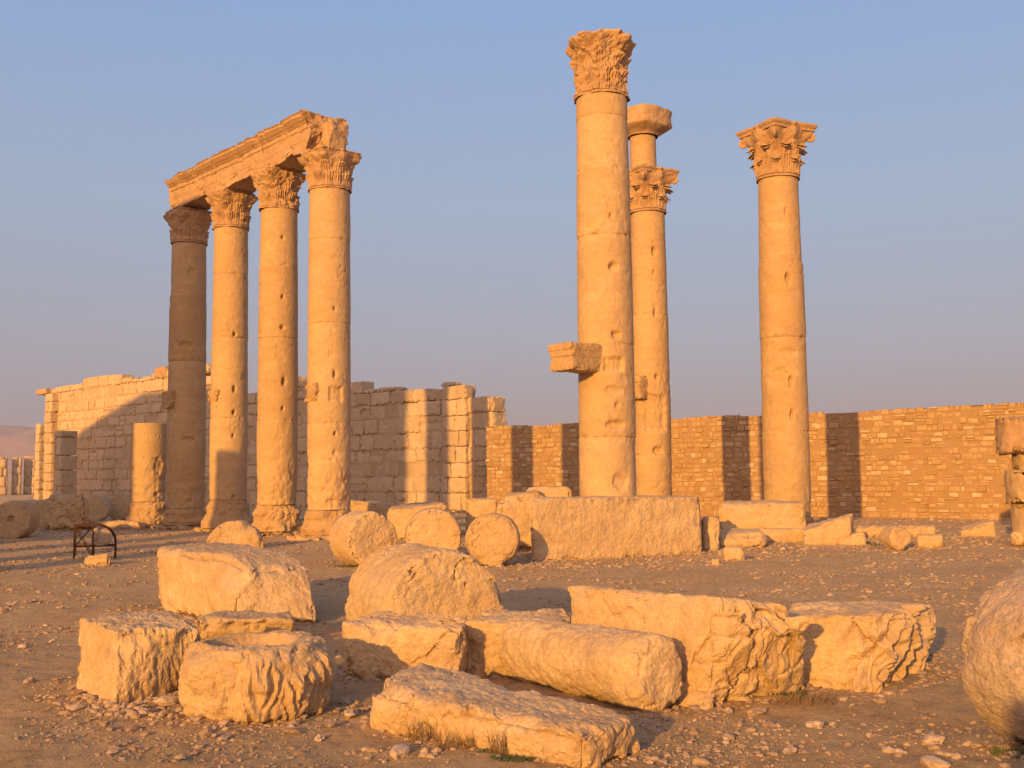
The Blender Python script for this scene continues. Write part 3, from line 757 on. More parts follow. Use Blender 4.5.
column('third column from the right of the four, shaded at its foot', *c2p, Z(228, 189, d2), .60, .545, 1.20, 1.05, 321,
       [2.6, 5.2, 7.3], dents=[(.25, Z(0, 337, d2), .06, .07, .12), (.25, Z(0, 392, d2), .06, .10, .13), (.25, Z(0, 415, d2), .06, .08, .12), (.22, Z(0, 438, d2), .05, .07, .08), (.3, Z(0, 498, d2), .08, .06, .08)],
       worn=.35, topw=.55, br=(Z(0, 402, d2), .03, .62, .6, .3), er=.03, bworn=.45, flare=1.42)
column('fully shaded leftmost column of the four under the beam', *c1p, Z(185, 208, d1), .645, .585, 1.15, .75, 331,
       [2.2, 5.0, 7.3], dents=[(.1, Z(0, 442, d1), .22, .10, .07), (-.1, Z(0, 348, d1), .25, .12, .06), (.2, Z(0, 275, d1), .15, .15, .05), (.2, Z(0, 502, d1), .10, .06, .06)],
       worn=.35, topw=.5, br=(Z(0, 402, d1), .14, .7, .6, .35), er=.05, bworn=.5, flare=1.15)
# the three on the right
dT = 24.5
column('tallest nearest column with a battered capital and one console, behind the wide block', px2x(606.5, dT), dT, Z(600, 27, dT), .645, .565, 1.42, .45, 341,
       [2.1, 4.15, 6.6, 8.1, 10.0-.7], dents=[(.35, Z(0, 275, dT), .12, .09, .10), (.3, Z(0, 224, dT), .05, .06, .06), (.4, Z(0, 343, dT), .11, .09, .10), (.38, Z(0, 412, dT), .05, .06, .05), (.25, Z(0, 398, dT), .22, .10, .05), (.3, Z(0, 431, dT), .24, .09, .09), (.5, Z(0, 487, dT), .2, .2, .07)],
       scar=[(.3, Z(0, 372, dT), .24, .15, .07)], worn=.80, topw=.40, th0=math.atan2(-dT, -px2x(606.5, dT)), br=(Z(590, 360, dT), .84, .74, .60, .03), er=.03, bworn=.4)
dM = 33.0
column('slimmer column half hidden just behind the tallest one, with a crisp leafy capital', px2x(651.5, dM), dM, Z(655, 166, dM), .57, .52, 1.30, .5, 351,
       [1.8, 3.6, 6.0], dents=[(.35, Z(0, 258, dM), .09, .12, .11), (.3, Z(0, 279, dM), .05, .06, .06), (.3, Z(0, 320, dM), .06, .10, .10), (.35, Z(0, 384, dM), .07, .08, .10), (.3, Z(0, 457, dM), .16, .14, .10)],
       scar=[(.2, Z(0, 420, dM), .34, .52, .07)], worn=.05, topw=1.0, th0=math.atan2(-dM, -px2x(651.5, dM))-math.pi/4-.12, br=(Z(0, 395, dM), .30, .6, .7, .2), er=.03, bworn=.4)
dR = 30.5
column('free standing right hand column with a crisp leafy capital, before the rubble wall', px2x(785, dR), dR, Z(777, 121, dR), .64, .565, 1.50, .55, 361,
       [2.3, 4.9, 7.0], dents=[(.3, Z(0, 288, dR), .07, .16, .13), (.3, Z(0, 390, dR), .05, .14, .10), (.3, Z(0, 423, dR), .05, .14, .10), (-.25, Z(0, 385, dR), .30, .25, .05), (.25, Z(0, 362, dR), .30, .12, .05), (.35, Z(0, 220, dR), .04, .1, .05)],
       worn=.0, topw=1.05, th0=math.atan2(-dR, -px2x(785, dR))-math.pi/4-.05, br=None, er=.03, bworn=.4)
# tall column further back, block on top
dB = 46.0
rc = column('farthest tall column topped by an uncarved flared block, seen above the leafy capital', px2x(648, dB), dB, Z(650, 131, dB), .68, .55, 0, .6, 371, [3, 6, 9, 12], cap=None)
def blk_cap(TH, Zz):
    t = Zz/1.05; c4 = np.abs(((TH-math.atan2(CD[1], CD[0])-math.pi/4)/(math.pi/2)+.5) % 1-.5)*2
    R = (.66+.40*sstep(0, .36, t)+.04*t)*(1+.16*(1-c4)**1.5*sstep(.1, .4, t))
    P = np.stack([np.cos(TH)*R, np.sin(TH)*R, Zz], 1)
    return R+.04*fbm(P, 2.5, 372, 3), Zz
P, Q, T = lathe(blk_cap, 1.05, Z(650, 131, dB), 26, 120); link_mesh('block_capital', P, Q, M_CAP, rc, T, smooth=False)
# stump at left
dS = 39.3
column('short standing column stump left of the colonnade, half lit', px2x(148.5, dS), dS, Z(150, 423, dS), .62, .60, 0, .95, 381, [1.5], cap=None, er=.06, bworn=.8, flare=1.25, dents=[(.6, 2.2, .2, .3, .05), (.5, 1.2, .1, .08, .08)], name='column_stump')

# ------------------------------------------------------------------ architrave
def beam(label, pa, pb, z, H, seed, ea=.0, eb=.0, notch=(), W_=1.05, brk=0., cornice=True):
    """beam from above pa to above pb, faced with three fasciae and a crown moulding on the outer side"""
    pa = np.array(pa); pb = np.array(pb); u = (pb-pa)/np.linalg.norm(pb-pa); pa = pa-u*ea; pb = pb+u*eb
    L = np.linalg.norm(pb-pa); nrm = np.array([-u[1], u[0]])      # left of travel = outer side (towards sun)
    if np.dot(nrm, CN) < 0: nrm = -nrm
    prof = [(.50, 0), (.50, .30), (.508, .31), (.51, .58), (.54, .60), (.54, .70), (.59, .74), (.575, .76), (.63, .80), (.69, .87), (.71, .885), (.71, .945), (.69, .955), (.74, 1.0)]
    pts = [(a*W_, b*H) for a, b in prof]; back = [(-a*W_*.98, b*H) for a, b in prof[::-1]]
    # resample
    ring = pts + [(x_, H) for x_ in np.linspace(.74*W_, -.74*W_, 18)[1:-1]] + back + [(x_, 0) for x_ in np.linspace(-.5*W_, .5*W_, 14)[1:-1]]
    rr = []
    for k in range(len(ring)):
        a, b = np.array(ring[k]), np.array(ring[(k+1) % len(ring)]); n = max(1, int(np.linalg.norm(b-a)/.08))
        for q in range(n): rr.append(a+(b-a)*q/n)
    rr = np.array(rr); m = len(rr); nx = int(L/.06)
    X = np.linspace(0, L, nx)
    V = np.zeros((nx, m, 3)); V[:, :, 0] = X[:, None]; V[:, :, 1] = rr[:, 0]; V[:, :, 2] = rr[:, 1]
    V = V.reshape(-1, 3)
    c = np.array([0, 0, H/2]); out = V*np.array([0, 1, 1])-c*np.array([0, 1, 1]); out[:, 2] = out[:, 2]; ln = np.linalg.norm(out, axis=1)[:, None]; On = out/ln
    edge = np.exp(-(np.minimum(np.abs(V[:, 2]-H), np.abs(V[:, 2]))/.12)**2)
    d = .025*fbm(V, 1.8, seed, 3)+.014*fbm(V, 8, seed+1, 4) - .05*sstep(.30, .42, fbm(V, 1.6, seed+12, 4)) - .16*edge*np.clip(fbm(V*np.array([1, .2, .2]), .9, seed+2, 2)-.05, 0, 1) - .02*edge*np.clip(fbm(V, 6, seed+13, 3), 0, 1)
    V = V+On*d[:, None]
    for (x0, w, dp) in notch:
        k = np.exp(-((V[:, 0]-x0)/w)**4)*sstep(.45*H, 0, V[:, 2]); V[:, 2] += k*dp*(1+.5*fbm(V, 3, seed+6, 3))*sstep(.62, .3, V[:, 1])
    # ragged ends
    e0 = np.exp(-(V[:, 0]/.25)**2); e1 = np.exp(-((L-V[:, 0])/.25)**2)
    V[:, 0] += e0*.06*fbm(V, 3, seed+7, 3) - e1*(.05+brk)*np.abs(fbm(V, 1.6, seed+8, 4))
    G = np.empty_like(V); G[:, 0] = pa[0]+u[0]*V[:, 0]+nrm[0]*V[:, 1]; G[:, 1] = pa[1]+u[1]*V[:, 0]+nrm[1]*V[:, 1]; G[:, 2] = z+V[:, 2]
    i = np.arange(nx-1)[:, None]; j = np.arange(m)[None, :]; j2 = (j+1) % m
    Q = np.stack([i*m+j, i*m+j2, (i+1)*m+j2, (i+1)*m+j], -1).reshape(-1, 4)
    # end caps with concentric rings so they can be rough
    acc = Acc(); acc.add(G, Q)
    for end, sg in ((0, 1), (nx-1, -1)):
        R0 = G[end*m:(end+1)*m]; cen = R0.mean(0); rings = [R0*(1-f)+cen*f for f in np.linspace(0, .96, 9)]
        Vc = np.concatenate(rings); n3 = fbm(Vc, 2.3, seed+9+end, 4)*.10+ .03*fbm(Vc, 9, seed+2, 2)
        k = np.repeat(np.concatenate([[0], np.ones(8)]), m)
        Vc[:, :2] += np.outer(n3*k, u)
        i2 = np.arange(8)[:, None]; Qc = np.stack([i2*m+j, i2*m+j2, (i2+1)*m+j2, (i2+1)*m+j], -1).reshape(-1, 4)
        if sg < 0: Qc = Qc[:, ::-1]
        Vc = np.vstack([Vc, cen]); Tc = np.stack([8*m+j.ravel(), 8*m+j2.ravel(), np.full(m, 9*m)], 1)
        acc.add(Vc, Qc[:, ::-1], 0, Tc)
    o = acc.build('architrave_block', M_CAP, smooth=False, origin=(pa[0], pa[1], z)); tag(o, label, 'architrave', 'beam blocks over the colonnade')
zb = [Z(328, 147, d4)-.02, Z(277, 166, d3)-.02, Z(228, 189, d2)-.02, Z(185, 208, d1)-.02]
zb = [float(np.mean(zb))]*4
beam('nearest beam block over the two right hand columns, broken at its end', c3p, c4p, zb[0], 1.15, 401, ea=-.02, eb=-.22, notch=[(1.75, .6, .20)], brk=.25)
beam('middle beam block of the colonnade, over the second and third columns', c2p, c3p, zb[0], 1.13, 411, ea=-.02, eb=-.02, notch=[(1.65, .6, .20)])
beam('farthest beam block of the colonnade, its tip in shade', c1p, c2p, zb[0], 1.12, 421, ea=.45, eb=-.02, notch=[(1.8, .8, .12)])
g4 = np.array(c4p)
def up_stone(name, label, cat, c, z, h, seed, rz, **kw):
    P, Nn, Q, dd = rbox(h, .035, .05); P = rough(P, Nn, dd, seed, **kw)
    co, s = math.cos(rz), math.sin(rz); P = np.stack([P[:, 0]*co-P[:, 1]*s+c[0], P[:, 0]*s+P[:, 1]*co+c[1], P[:, 2]+z+h[2]], 1)
    o = link_mesh(name, P, Q, M_CAP, origin=(c[0], c[1], z)); tag(o, label, cat)
up_stone('broken_block', 'broken stub of a beam block on top of the nearest colonnade column', 'stone block', g4+np.array([.12, .12]), zb[0], (.20, .34, .44), 431, math.atan2(CD[1], CD[0]), edge=.15, low=.10, crack=.05, gouge=.03)

# ------------------------------------------------------------------ walls
def course_wall(acc, path, hfun, course, wr, thick, seed, res, r, gap, jit, deep=None, low=.012, tintf=None, z0=0., edge=.02, irregular=0.):
    """individual stones laid in courses along a polyline; the wall front is on the right hand of travel"""
    path = [np.array(p, float) for p in path]; rs = np.random.default_rng(seed)
    seg = [np.linalg.norm(path[i+1]-path[i]) for i in range(len(path)-1)]; cum = np.concatenate([[0], np.cumsum(seg)]); L = cum[-1]
    def pos(s):
        k = min(max(np.searchsorted(cum, s)-1, 0), len(seg)-1); u = (path[k+1]-path[k])/seg[k]; return path[k]+u*(s-cum[k]), u
    z = z0; row = 0
    hmax = max(hfun(s) for s in np.linspace(0, L, 400))
    while z < hmax:
        ch = course*rs.uniform(.85, 1.15); s = -rs.uniform(0, wr[0])
        while s < L:
            w = rs.uniform(*wr); a, b = max(s, 0), min(s+w, L); s += w
            if b-a < .12: continue
            m = (a+b)/2; ht = hfun(m)
            zz0, zz1 = z, z+ch
            if irregular and rs.random() < irregular: 
                zz1 = z+ch*rs.uniform(.5, .8)
            if zz0+.18 > ht: continue
            zz1 = min(zz1, ht)
            pieces = [(zz0, zz1)]
            if zz1 < z+ch-.01 and zz1 < ht-.15: pieces.append((zz1, min(z+ch, ht)))
            for (q0, q1) in pieces:
                pc, u = pos(m); nr = np.array([u[1], -u[0]])
                off = rs.normal(0, jit); h_ = np.array([(b-a)/2-gap, thick/2, (q1-q0)/2-gap])
                if h_.min() < .02: continue
                P, Nn, Q, dd = rbox(h_, res, r)
                P = P + Nn*(low*fbm(P+rs.uniform(0, 50, 3), 2.6, seed, 3)[:, None]) 
                if edge: P = P - Nn*(edge*np.exp(-(dd/.06)**2)*np.clip(fbm(P+m*3, 4, seed+3, 2)+.2, 0, 1))[:, None]
                P = P*(1+rs.normal(0, .01))
                X = pc[0]+u[0]*P[:, 0]+nr[0]*(-P[:, 1]+off-thick/2); Y = pc[1]+u[1]*P[:, 0]+nr[1]*(-P[:, 1]+off-thick/2)
                acc.add(np.stack([X, Y, P[:, 2]+(q0+q1)/2], 1), Q if True else None, float(rs.random() if tintf is None else tintf(rs)))
        z += ch; row += 1
def core(acc, path, hfun, thick, back, z0=0, n=120, seed=0):
    """solid filling behind the facing stones"""
    path = [np.array(p, float) for p in path]; seg = [np.linalg.norm(path[i+1]-path[i]) for i in range(len(path)-1)]; cum = np.concatenate([[0], np.cumsum(seg)]); L = cum[-1]
    V = []
    for s in np.linspace(.03, L-.03, n):
        k = min(max(np.searchsorted(cum, s)-1, 0), len(seg)-1); u = (path[k+1]-path[k])/seg[k]; p = path[k]+u*(s-cum[k]); nr = np.array([u[1], -u[0]])
        h = hfun(s)
        a = p-nr*back; b = p-nr*(back+thick)
        V += [(*a, z0-.2), (*a, h), (*b, h), (*b, z0-.2)]
    V = np.array(V); Q = []
    for i in range(n-1):
        for j in range(4): Q.append((i*4+j, i*4+(j+1) % 4, (i+1)*4+(j+1) % 4, (i+1)*4+j))
    Q.append((0, 3, 2, 1)); e_ = (n-1)*4; Q.append((e_, e_+1, e_+2, e_+3))
    acc.add(V, np.array(Q), .0)
# rubble wall
rp = [(-1.25, 51.6), (2.6, 48.9), (8.5, 43.7), (12.7, 41.6), (17.2, 37.2), (24.0, 30.5)]
acc = Acc()
def rh(s): return 4.03+.05*math.sin(s*1.7)+.05*math.sin(s*.6+1)+.03*math.sin(s*7.1+2*math.sin(s*2.3))
def tf(rs): 
    a = rs.random(); return a*.65 if a < .86 else rs.uniform(.78, 1)
course_wall(acc, rp, rh, .20, (.11, .46), .34, 501, .075, .028, .013, .024, tintf=tf, low=.03, edge=0, irregular=.5)
core(acc, rp, lambda s: 3.93, .55, .026, n=160)
o = acc.build('rubble_wall', M_RUB, smooth=False, origin=(10, 40, 0)); tag(o, 'long coursed rubble wall closing the court behind the right columns', 'wall')
# ashlar wall
ap0 = np.array([-.90, 52.4]); adir = np.array([-.722, .692]); AL = 50.0
def at_px(px):   # run along the ashlar wall at which a sight line crosses it
    k = (px-512)/F_PX; return (k*ap0[1]-ap0[0])/(adir[0]-k*adir[1])
knots = []
for px, py in ((497, 397), (478, 395), (477.5, 397), (470, 396), (469.5, 382), (443, 382), (442.5, 390), (425, 389), (400, 389), (399.5, 385), (380, 388), (362, 390), (361, 380), (350, 380), (349, 390), (322, 388), (305, 378), (290, 376), (275, 392), (250, 393), (215, 390), (205, 376), (200, 365), (183, 362), (168, 362), (166, 372), (150, 373), (148, 376), (126, 380), (124, 374), (104, 375), (82, 378), (80, 383), (60, 386), (46, 390)):
    s = at_px(px); d = ap0[1]+adir[1]*s; knots.append((s, Z(px, py, d)))
knots.sort(); ks = np.array([k[0] for k in knots]); kz = np.array([k[1] for k in knots])
def ah(s): return float(np.interp(s, ks, kz))
AL = at_px(46)
print('ashlar length', AL, 'knots', [(round(a, 1), round(b, 2)) for a, b in knots][::4])
apath = [ap0, ap0+adir*AL]
rapath = [ap0+adir*AL, ap0]           # travel from far to near so the front is on the right hand
acc = Acc()
course_wall(acc, rapath, lambda s: ah(AL-s), .76, (.65, 1.9), .9, 511, .10, .02, .006, .034, low=.03, edge=.17, irregular=.14)
core(acc, rapath, lambda s: max(ah(AL-s)-.75, .5), .7, .06, n=200)
o = acc.build('ashlar_wall', M_ASH, smooth=False, origin=(ap0[0], ap0[1], 0)); tag(o, 'high ruined wall of big squared stones with a stepped broken top, behind the colonnade', 'wall')
ast = o
# projecting corner piece near its right end and a pier at its far left end
def pier(name, label, s, out, w, dpt, h, seed, course=.78, cat='pier', z0=0., top=None):
    c = ap0+adir*s if np.isscalar(s) else np.array(s); fr = np.array([-adir[1], adir[0]])*-1
    nr = np.array([-adir[1], -(-adir[0])]); nr = np.array([adir[1]*-1, adir[0]])   # towards the viewer side
    if np.dot(nr, -c) < 0: nr = -nr
    a = c+nr*out+adir*w/2; b = c+nr*out-adir*w/2
    acc = Acc(); course_wall(acc, [a, b], lambda q: h, course, (w*.6, w*1.3), dpt, seed, .12, .03, .003, .012, low=.03, edge=.08)
    o = acc.build(name, M_ASH, smooth=False, origin=(c[0], c[1], 0)); tag(o, label, cat); return o, a, b, nr
pier('wall_pilaster', 'shallow projecting pier in the ashlar wall near its right end', at_px(457), .28, 1.7, .6, Z(457, 383, 52.4), 521)
sp = at_px(54)
pier('corner_pier', 'lit pier at the far left end of the ashlar wall', sp, .55, 1.25, 1.0, Z(54, 391, 83), 531)
pr = pier('dark_pier', 'detached shaded square pier standing before the left end of the ashlar wall', (px2x(57, 76), 76.0), 0, 1.2, 1.2, Z(66, 431, 76), 541, course=1.15)
# lintel stub
e_, a, b, nr = pier('far_pier', 'narrow lit pier beyond the left end of the high wall', at_px(41)+.3, .2, .8, .8, Z(41, 423, 86), 551)
c = ap0+adir*(AL+.1); up_stone('lintel_stub', 'dark lintel end jutting out from the top of the far left pier', 'lintel', c+np.array([-.15, .1]), Z(42, 393, 85), (.95, .4, .22), 561, math.atan2(adir[1], adir[0]), edge=.04, low=.02)
up_stone('top_stone', 'pair of pale blocks on top of the ashlar wall behind the leftmost column', 'stone block', ap0+adir*at_px(160)+np.array([.2, .4]), Z(160, 376, 73), (.8, .5, .38), 562, math.atan2(adir[1], adir[0]), edge=.1, low=.05)
# distant row of piers
for k, (px, w) in enumerate(((3, 9), (17, 9), (30, 11), (-12, 9))):
    d = 122+k*1.5; x = px2x(px, d); ww = w*d/F_PX
    acc = Acc(); n = 4; hh = Z(px, 457+(0 if k != 2 else -1), d)
    u = np.array([.93, .36]); a = np.array([x, d])-u*ww/2; b = np.array([x, d])+u*ww/2
    course_wall(acc, [a, b], lambda q: hh, 1.0, (ww*.7, ww*1.4), 1.0, 600+k, .3, .05, .01, .02)
    o = acc.build('distant_pier', M_ASH, origin=(x, d, 0))
    tag(o, ['distant lit pier cut by the left border', 'second distant lit pier from the left border', 'distant pier nearest the high wall, widest of its row', 'distant pier outside the frame'][k], 'pier', 'distant piers at the left horizon')
# stump pile at right border
dP = 25.7
def stack_piece(parent, name, c, z, R, h, seed, mat=M_BLK, **kw):
    n = np.array([h, 1.8*R, 1.8*R]); nn = np.maximum(2, np.round(n/.05)).astype(int); U, Q = cube_grid(*[int(v) for v in nn])
    x = U[:, 0]*h/2; yy = U[:, 1]*np.sqrt(1-U[:, 2]**2/2)*R; zz = U[:, 2]*np.sqrt(1-U[:, 1]**2/2)*R
    P = np.stack([yy, zz, x], 1); rad = np.hypot(yy, zz); Nn = np.where((np.abs(U[:, 0]) < .999)[:, None], np.stack([yy, zz, 0*x], 1)/np.maximum(rad, .01)[:, None], np.array([0, 0, 1.])*np.sign(U[:, :1]))
    dd = (h/2-np.abs(x))+(R-rad); P = rough(P, Nn, dd, seed, **kw)
    o = link_mesh(name, P+np.array([c[0], c[1], z+h/2]), Q, mat, parent); return o
xP = px2x(1040, dP); rt_ = empty('column_stump', (xP, dP, 0)); tag(rt_, 'stacked stump with an overhanging broken block, at the right border', 'column stump')
z1 = Z(1015, 503, dP); z2 = Z(1015, 470, dP); z3 = Z(1015, 454, dP); z4 = Z(1015, 417, dP)
stack_piece(rt_, 'lower_drum', (0, 0), -.03, .72, z1+.03, 701, edge=.04, low=.03)
stack_piece(rt_, 'upper_drum', (0.02, 0), z1, .84, z2-z1, 702, edge=.08, low=.05)
stack_piece(rt_, 'neck', (.10, 0.0), z2-.02, .74, z3-z2+.04, 703, edge=.04, low=.05)
stack_piece(rt_, 'capital_block', (.05, 0), z3, .98, z4-z3, 704, edge=.12, low=.08, gouge=.05, mat=M_CAP)
gq = A(1018, 545)
drum('fallen_stone', 'small round boulder at the foot of the stacked stump', 'stone', gq, .17, .3, .3, .13, seed=705, r=.1)

# ------------------------------------------------------------------ rusty frame
gf = A(95, 558); fx, fy = gf
fr = empty('rusty_frame', (fx, fy, 0), rz=math.radians(18)); tag(fr, 'rusty iron cage with an arched end standing on the ground at left', 'iron frame')
Wd, Hf, Df = .84, .72, .5
for (x_, y_) in ((-Wd/2, -Df/2), (-Wd/2, Df/2), (-Wd/2+.38, -Df/2), (-Wd/2+.38, Df/2)):
    ac = Acc(); tubes(ac, [(x_, y_, -.02), (x_, y_, Hf/2), (x_, y_, Hf)], .018, 6); ac.build('post', M_IRN, fr)
for y_ in (-Df/2, Df/2):
    ac = Acc(); pts = [(-Wd/2, y_, Hf), (0, y_, Hf)]+[(Wd/2-.38+.38*math.sin(t), y_, Hf-.38+.38*math.cos(t)) for t in np.linspace(0, math.pi/2, 9)]+[(Wd/2, y_, -.02)]
    tubes(ac, pts, .020, 6); ac.build('arched_rail', M_IRN, fr)
    ac = Acc(); tubes(ac, [(-Wd/2, y_, .27), (0, y_, .27), (Wd/2, y_, .27)], .016, 6); ac.build('rail', M_IRN, fr)
    ac = Acc(); tubes(ac, [(-Wd/2, y_, .27), (-Wd/2+.38, y_, Hf)], .012, 6); ac.build('brace', M_IRN, fr)
    ac = Acc(); tubes(ac, [(-Wd/2, y_, Hf), (-Wd/2+.38, y_, 0)], .012, 6); ac.build('brace', M_IRN, fr)
for x_ in (-Wd/2, Wd/2-.38, Wd/2):
    ac = Acc(); zt = Hf if x_ < .3 else .30
    tubes(ac, [(x_, -Df/2, zt), (x_, Df/2, zt)], .016, 6); ac.build('cross_bar', M_IRN, fr)
drum('millstone', 'round worn stone held inside the rusty cage', 'stone', (fx+.12, fy+.03), .235, .24, math.radians(-60), .47, seed=711, r=.05, mat=M_BLK2)

# ------------------------------------------------------------------ what stands out of frame at left and throws the shadows, some stumps added only for their shade
def big_wall_mesh(pts, thick, seed):
    """upright masonry slab from plan points with heights"""
    acc = Acc(); n = len(pts)
    for k in range(n-1):
        (x0, y0, h0), (x1, y1, h1) = pts[k], pts[k+1]
        d = np.array([x1-x0, y1-y0]); d /= np.linalg.norm(d); nn = np.array([d[1], -d[0]])*thick/2
        V = []
        for (x_, y_, h_) in ((x0, y0, h0), (x1, y1, h1)):
            V += [(x_+nn[0], y_+nn[1], -.2), (x_+nn[0], y_+nn[1], h_), (x_-nn[0], y_-nn[1], h_), (x_-nn[0], y_-nn[1], -.2)]
        Q = [(0, 1, 5, 4), (1, 2, 6, 5), (2, 3, 7, 6), (3, 0, 4, 7), (0, 3, 2, 1), (4, 5, 6, 7)]
        acc.add(np.array(V), np.array(Q), .5)
    return acc
SU = np.array([math.sin(SUN_AZ), math.cos(SUN_AZ)])
def pcoord(p): return p[0]*SU[1]-p[1]*SU[0]
def on_ray(p, d): return ((p+d*SU[0])/SU[1], d)    # point with cross-sun coordinate p at depth d
q0 = np.array(on_ray(-28.2, 8)); ca = CD
def cella_pt(s): q = q0+ca*s; return q
tE = math.tan(SUN_EL)
def need(s, hwall, dwall):  # height at s that shades height hwall at depth dwall
    q = cella_pt(s); return hwall+(dwall-q[1])/SU[1]*tE
kp = pcoord(ca)
s_end = (pcoord((px2x(66, 82), 82))-pcoord(q0))/kp; s_br = (pcoord((px2x(132, 75.5), 75.5))-pcoord(q0))/kp
pts = [(*cella_pt(0), 18.5), (*cella_pt(s_br), need(s_br, Z(132, 393, 75.5), 75.5)), (*cella_pt((s_br+s_end)/2), need((s_br+s_end)/2, Z(98, 412, 79), 79)), (*cella_pt(s_end), need(s_end, Z(66, 432, 82), 82))]
o = big_wall_mesh(pts, 1.6, 800).build('temple_wall', M_ASH, smooth=False); tag(o, 'high temple wall standing outside the left border', 'wall')
def off_col(p, d, H, r, label, seed):
    x, y = on_ray(p, d); column(label, x, y, H, r, r*.93, 1.2 if H > 8 else 0, .8, seed, [3, 6], cap='c' if H > 8 else None, group='columns outside the left border')
off_col(pcoord(c1p)-.05, 20.0, 15.0, .95, 'tall column outside the left border', 811)
off_col(pcoord(c2p)+.46, 14.0, 2.4+21.7/SU[1]*tE, .55, 'broken column outside the left border', 821)
off_col(-13.4, 7.0, 1.9, .5, 'low stump outside the left border', 831)
off_col(-19.9, 16.0, 3.2, .6, 'middle stump outside the left border', 841)
off_col(-18.0, 17.0, 2.2, .5, 'second low stump outside the left border', 851)
off_col(-27.05, 22.0, 3.6, .85, 'wide stump added outside the left border to shade the socket holed drum', 871)  # unseen caster, added and sized so its shade ends on the left border drum
px_ = on_ray(.38, -3.5)
column('stump added behind the viewer to cast a shadow in place of the viewer', px_[0]+.0, px_[1], 2.7, .42, .40, 0, .3, 861, [1], cap=None, group='columns outside the left border')  # unseen stand-in for the viewer, added to throw that shadow on the pitted drum

# ------------------------------------------------------------------ loose stones and gravel
def ico():
    import bmesh
    bm = bmesh.new(); bmesh.ops.create_icosphere(bm, subdivisions=2, radius=1)
    V = np.array([v.co[:] for v in bm.verts]); T = np.array([[v.index for v in f.verts] for f in bm.faces]); bm.free(); return V, T
IV2, IT2 = ico()
def ico1():
    import bmesh
    bm = bmesh.new(); bmesh.ops.create_icosphere(bm, subdivisions=1, radius=1)
    V = np.array([v.co[:] for v in bm.verts]); T = np.array([[v.index for v in f.verts] for f in bm.faces]); bm.free(); return V, T
IV1, IT1 = ico1()
def pebble(V, s, seed, sq=(.9, .7, .5)):
    P = V*(1+.55*pn(V+seed*3.1, 1.3, seed)[:, None]+.25*pn(V, 3, seed+1)[:, None])
    return P*np.array(sq)*s
NS = 44
stones = [(167, 706, .075), (233, 714, .03), (143, 715, .045), (140, 607, .03), (150, 604, .02), (30, 686, .05), (75, 708, .05), (88, 700, .04), (53, 640, .03), (100, 715, .03),
          (729, 617, .0), (728, 710, .04), (740, 723, .035), (790, 751, .045), (756, 712, .06), (727, 738, .045), (815, 728, .055), (833, 724, .03), (933, 742, .06), (936, 768, .075), (932, 575, .03),
          (830, 596, .04), (864, 598, .045), (870, 594, .04), (965, 590, .05), (560, 560, .05), (549, 565, .06), (520, 570, .04), (600, 563, .05), (690, 560, .05), (757, 580, .05), (780, 592, .04), (715, 565, .05),
          (60, 610, .05), (110, 617, .035), (70, 594, .04), (40, 592, .05), (22, 650, .04), (320, 742, .035), (350, 720, .05), (401, 758, .07), (345, 705, .04), (337, 640, .03), (650, 560, .04), (610, 567, .05), (200, 750, .03), (180, 763, .03), (112, 754, .03), (700, 762, .04), (655, 758, .03), (870, 735, .03), (900, 752, .03), (760, 755, .025)]
for k, (px, py, s) in enumerate(stones):
    if s <= 0: continue
    p = A(px, py); rs = np.random.default_rng(900+k)
    V3 = pebble(IV2, s*1.0, k, (1.1+.3*rs.random(), .8, .62)); a = rs.uniform(0, 6.3); c_, s_ = math.cos(a), math.sin(a)
    V3 = np.stack([V3[:, 0]*c_-V3[:, 1]*s_, V3[:, 0]*s_+V3[:, 1]*c_, V3[:, 2]], 1)
    o = link_mesh('loose_stone', V3+np.array([p[0], p[1], float(gh(*p)[0])+s*.3]), None, M_PEB, smooth=False, T=IT2, tint=np.full(len(V3), rs.uniform(.3, 1)), origin=(p[0], p[1], 0))
    tag(o, 'loose fist sized stone lying on the bare ground', 'stone', 'loose stones scattered on the ground')
acc = Acc(); rs = np.random.default_rng(77); cnt = 0
NP = 110000
# even in picture area: more of them near
rr = 5.2*np.exp(rs.random(NP)*math.log(42/5.2)); aa = rs.uniform(-.50, .50, NP)
X = rr*np.sin(aa); Y = rr*np.cos(aa)
PP = np.stack([X, Y, 0*X], 1); dens = fbm(PP, .55, 31, 3); keep = rs.random(NP) < np.clip(.30+1.5*dens, .03, 1)
X, Y, rr = X[keep], Y[keep], rr[keep]; G = gh(X, Y)
bs = np.stack([pebble(IV1, 1, 40+q) for q in range(24)])
for k in range(len(X)):
    s = (.0034+.0006*rr[k])*math.exp(rs.normal(0, .65)); s = min(s, .07); a = rs.uniform(0, 6.3); c_, s_ = math.cos(a), math.sin(a)
    V3 = bs[k % 24]*s; V3 = np.stack([V3[:, 0]*c_-V3[:, 1]*s_+X[k], V3[:, 0]*s_+V3[:, 1]*c_+Y[k], V3[:, 2]*.8+G[k]+s*.22], 1)
    acc.add(V3, None, float(rs.beta(1.3, 2.2)), IT1)
def heap(px, py, rad, n, smax, flat=.5):
    c = A(px, py)
    for k in range(n):
        a = rs.uniform(0, 6.3); q = rad*math.sqrt(rs.random()); x_ = c[0]+q*math.cos(a); y_ = c[1]+q*math.sin(a)*.6; s = smax*math.exp(-rs.random()*1.6)
        V3 = bs[k % 24]*s; V3 = V3+np.array([x_, y_, float(gh(x_, y_)[0])+s*.3]); acc.add(V3, None, float(rs.beta(1.5, 1.8)), IT1)
heap(95, 705, .45, 90, .045); heap(160, 712, .4, 60, .05); heap(225, 722, .6, 70, .035); heap(345, 710, .4, 40, .04); heap(60, 700, .3, 30, .04)
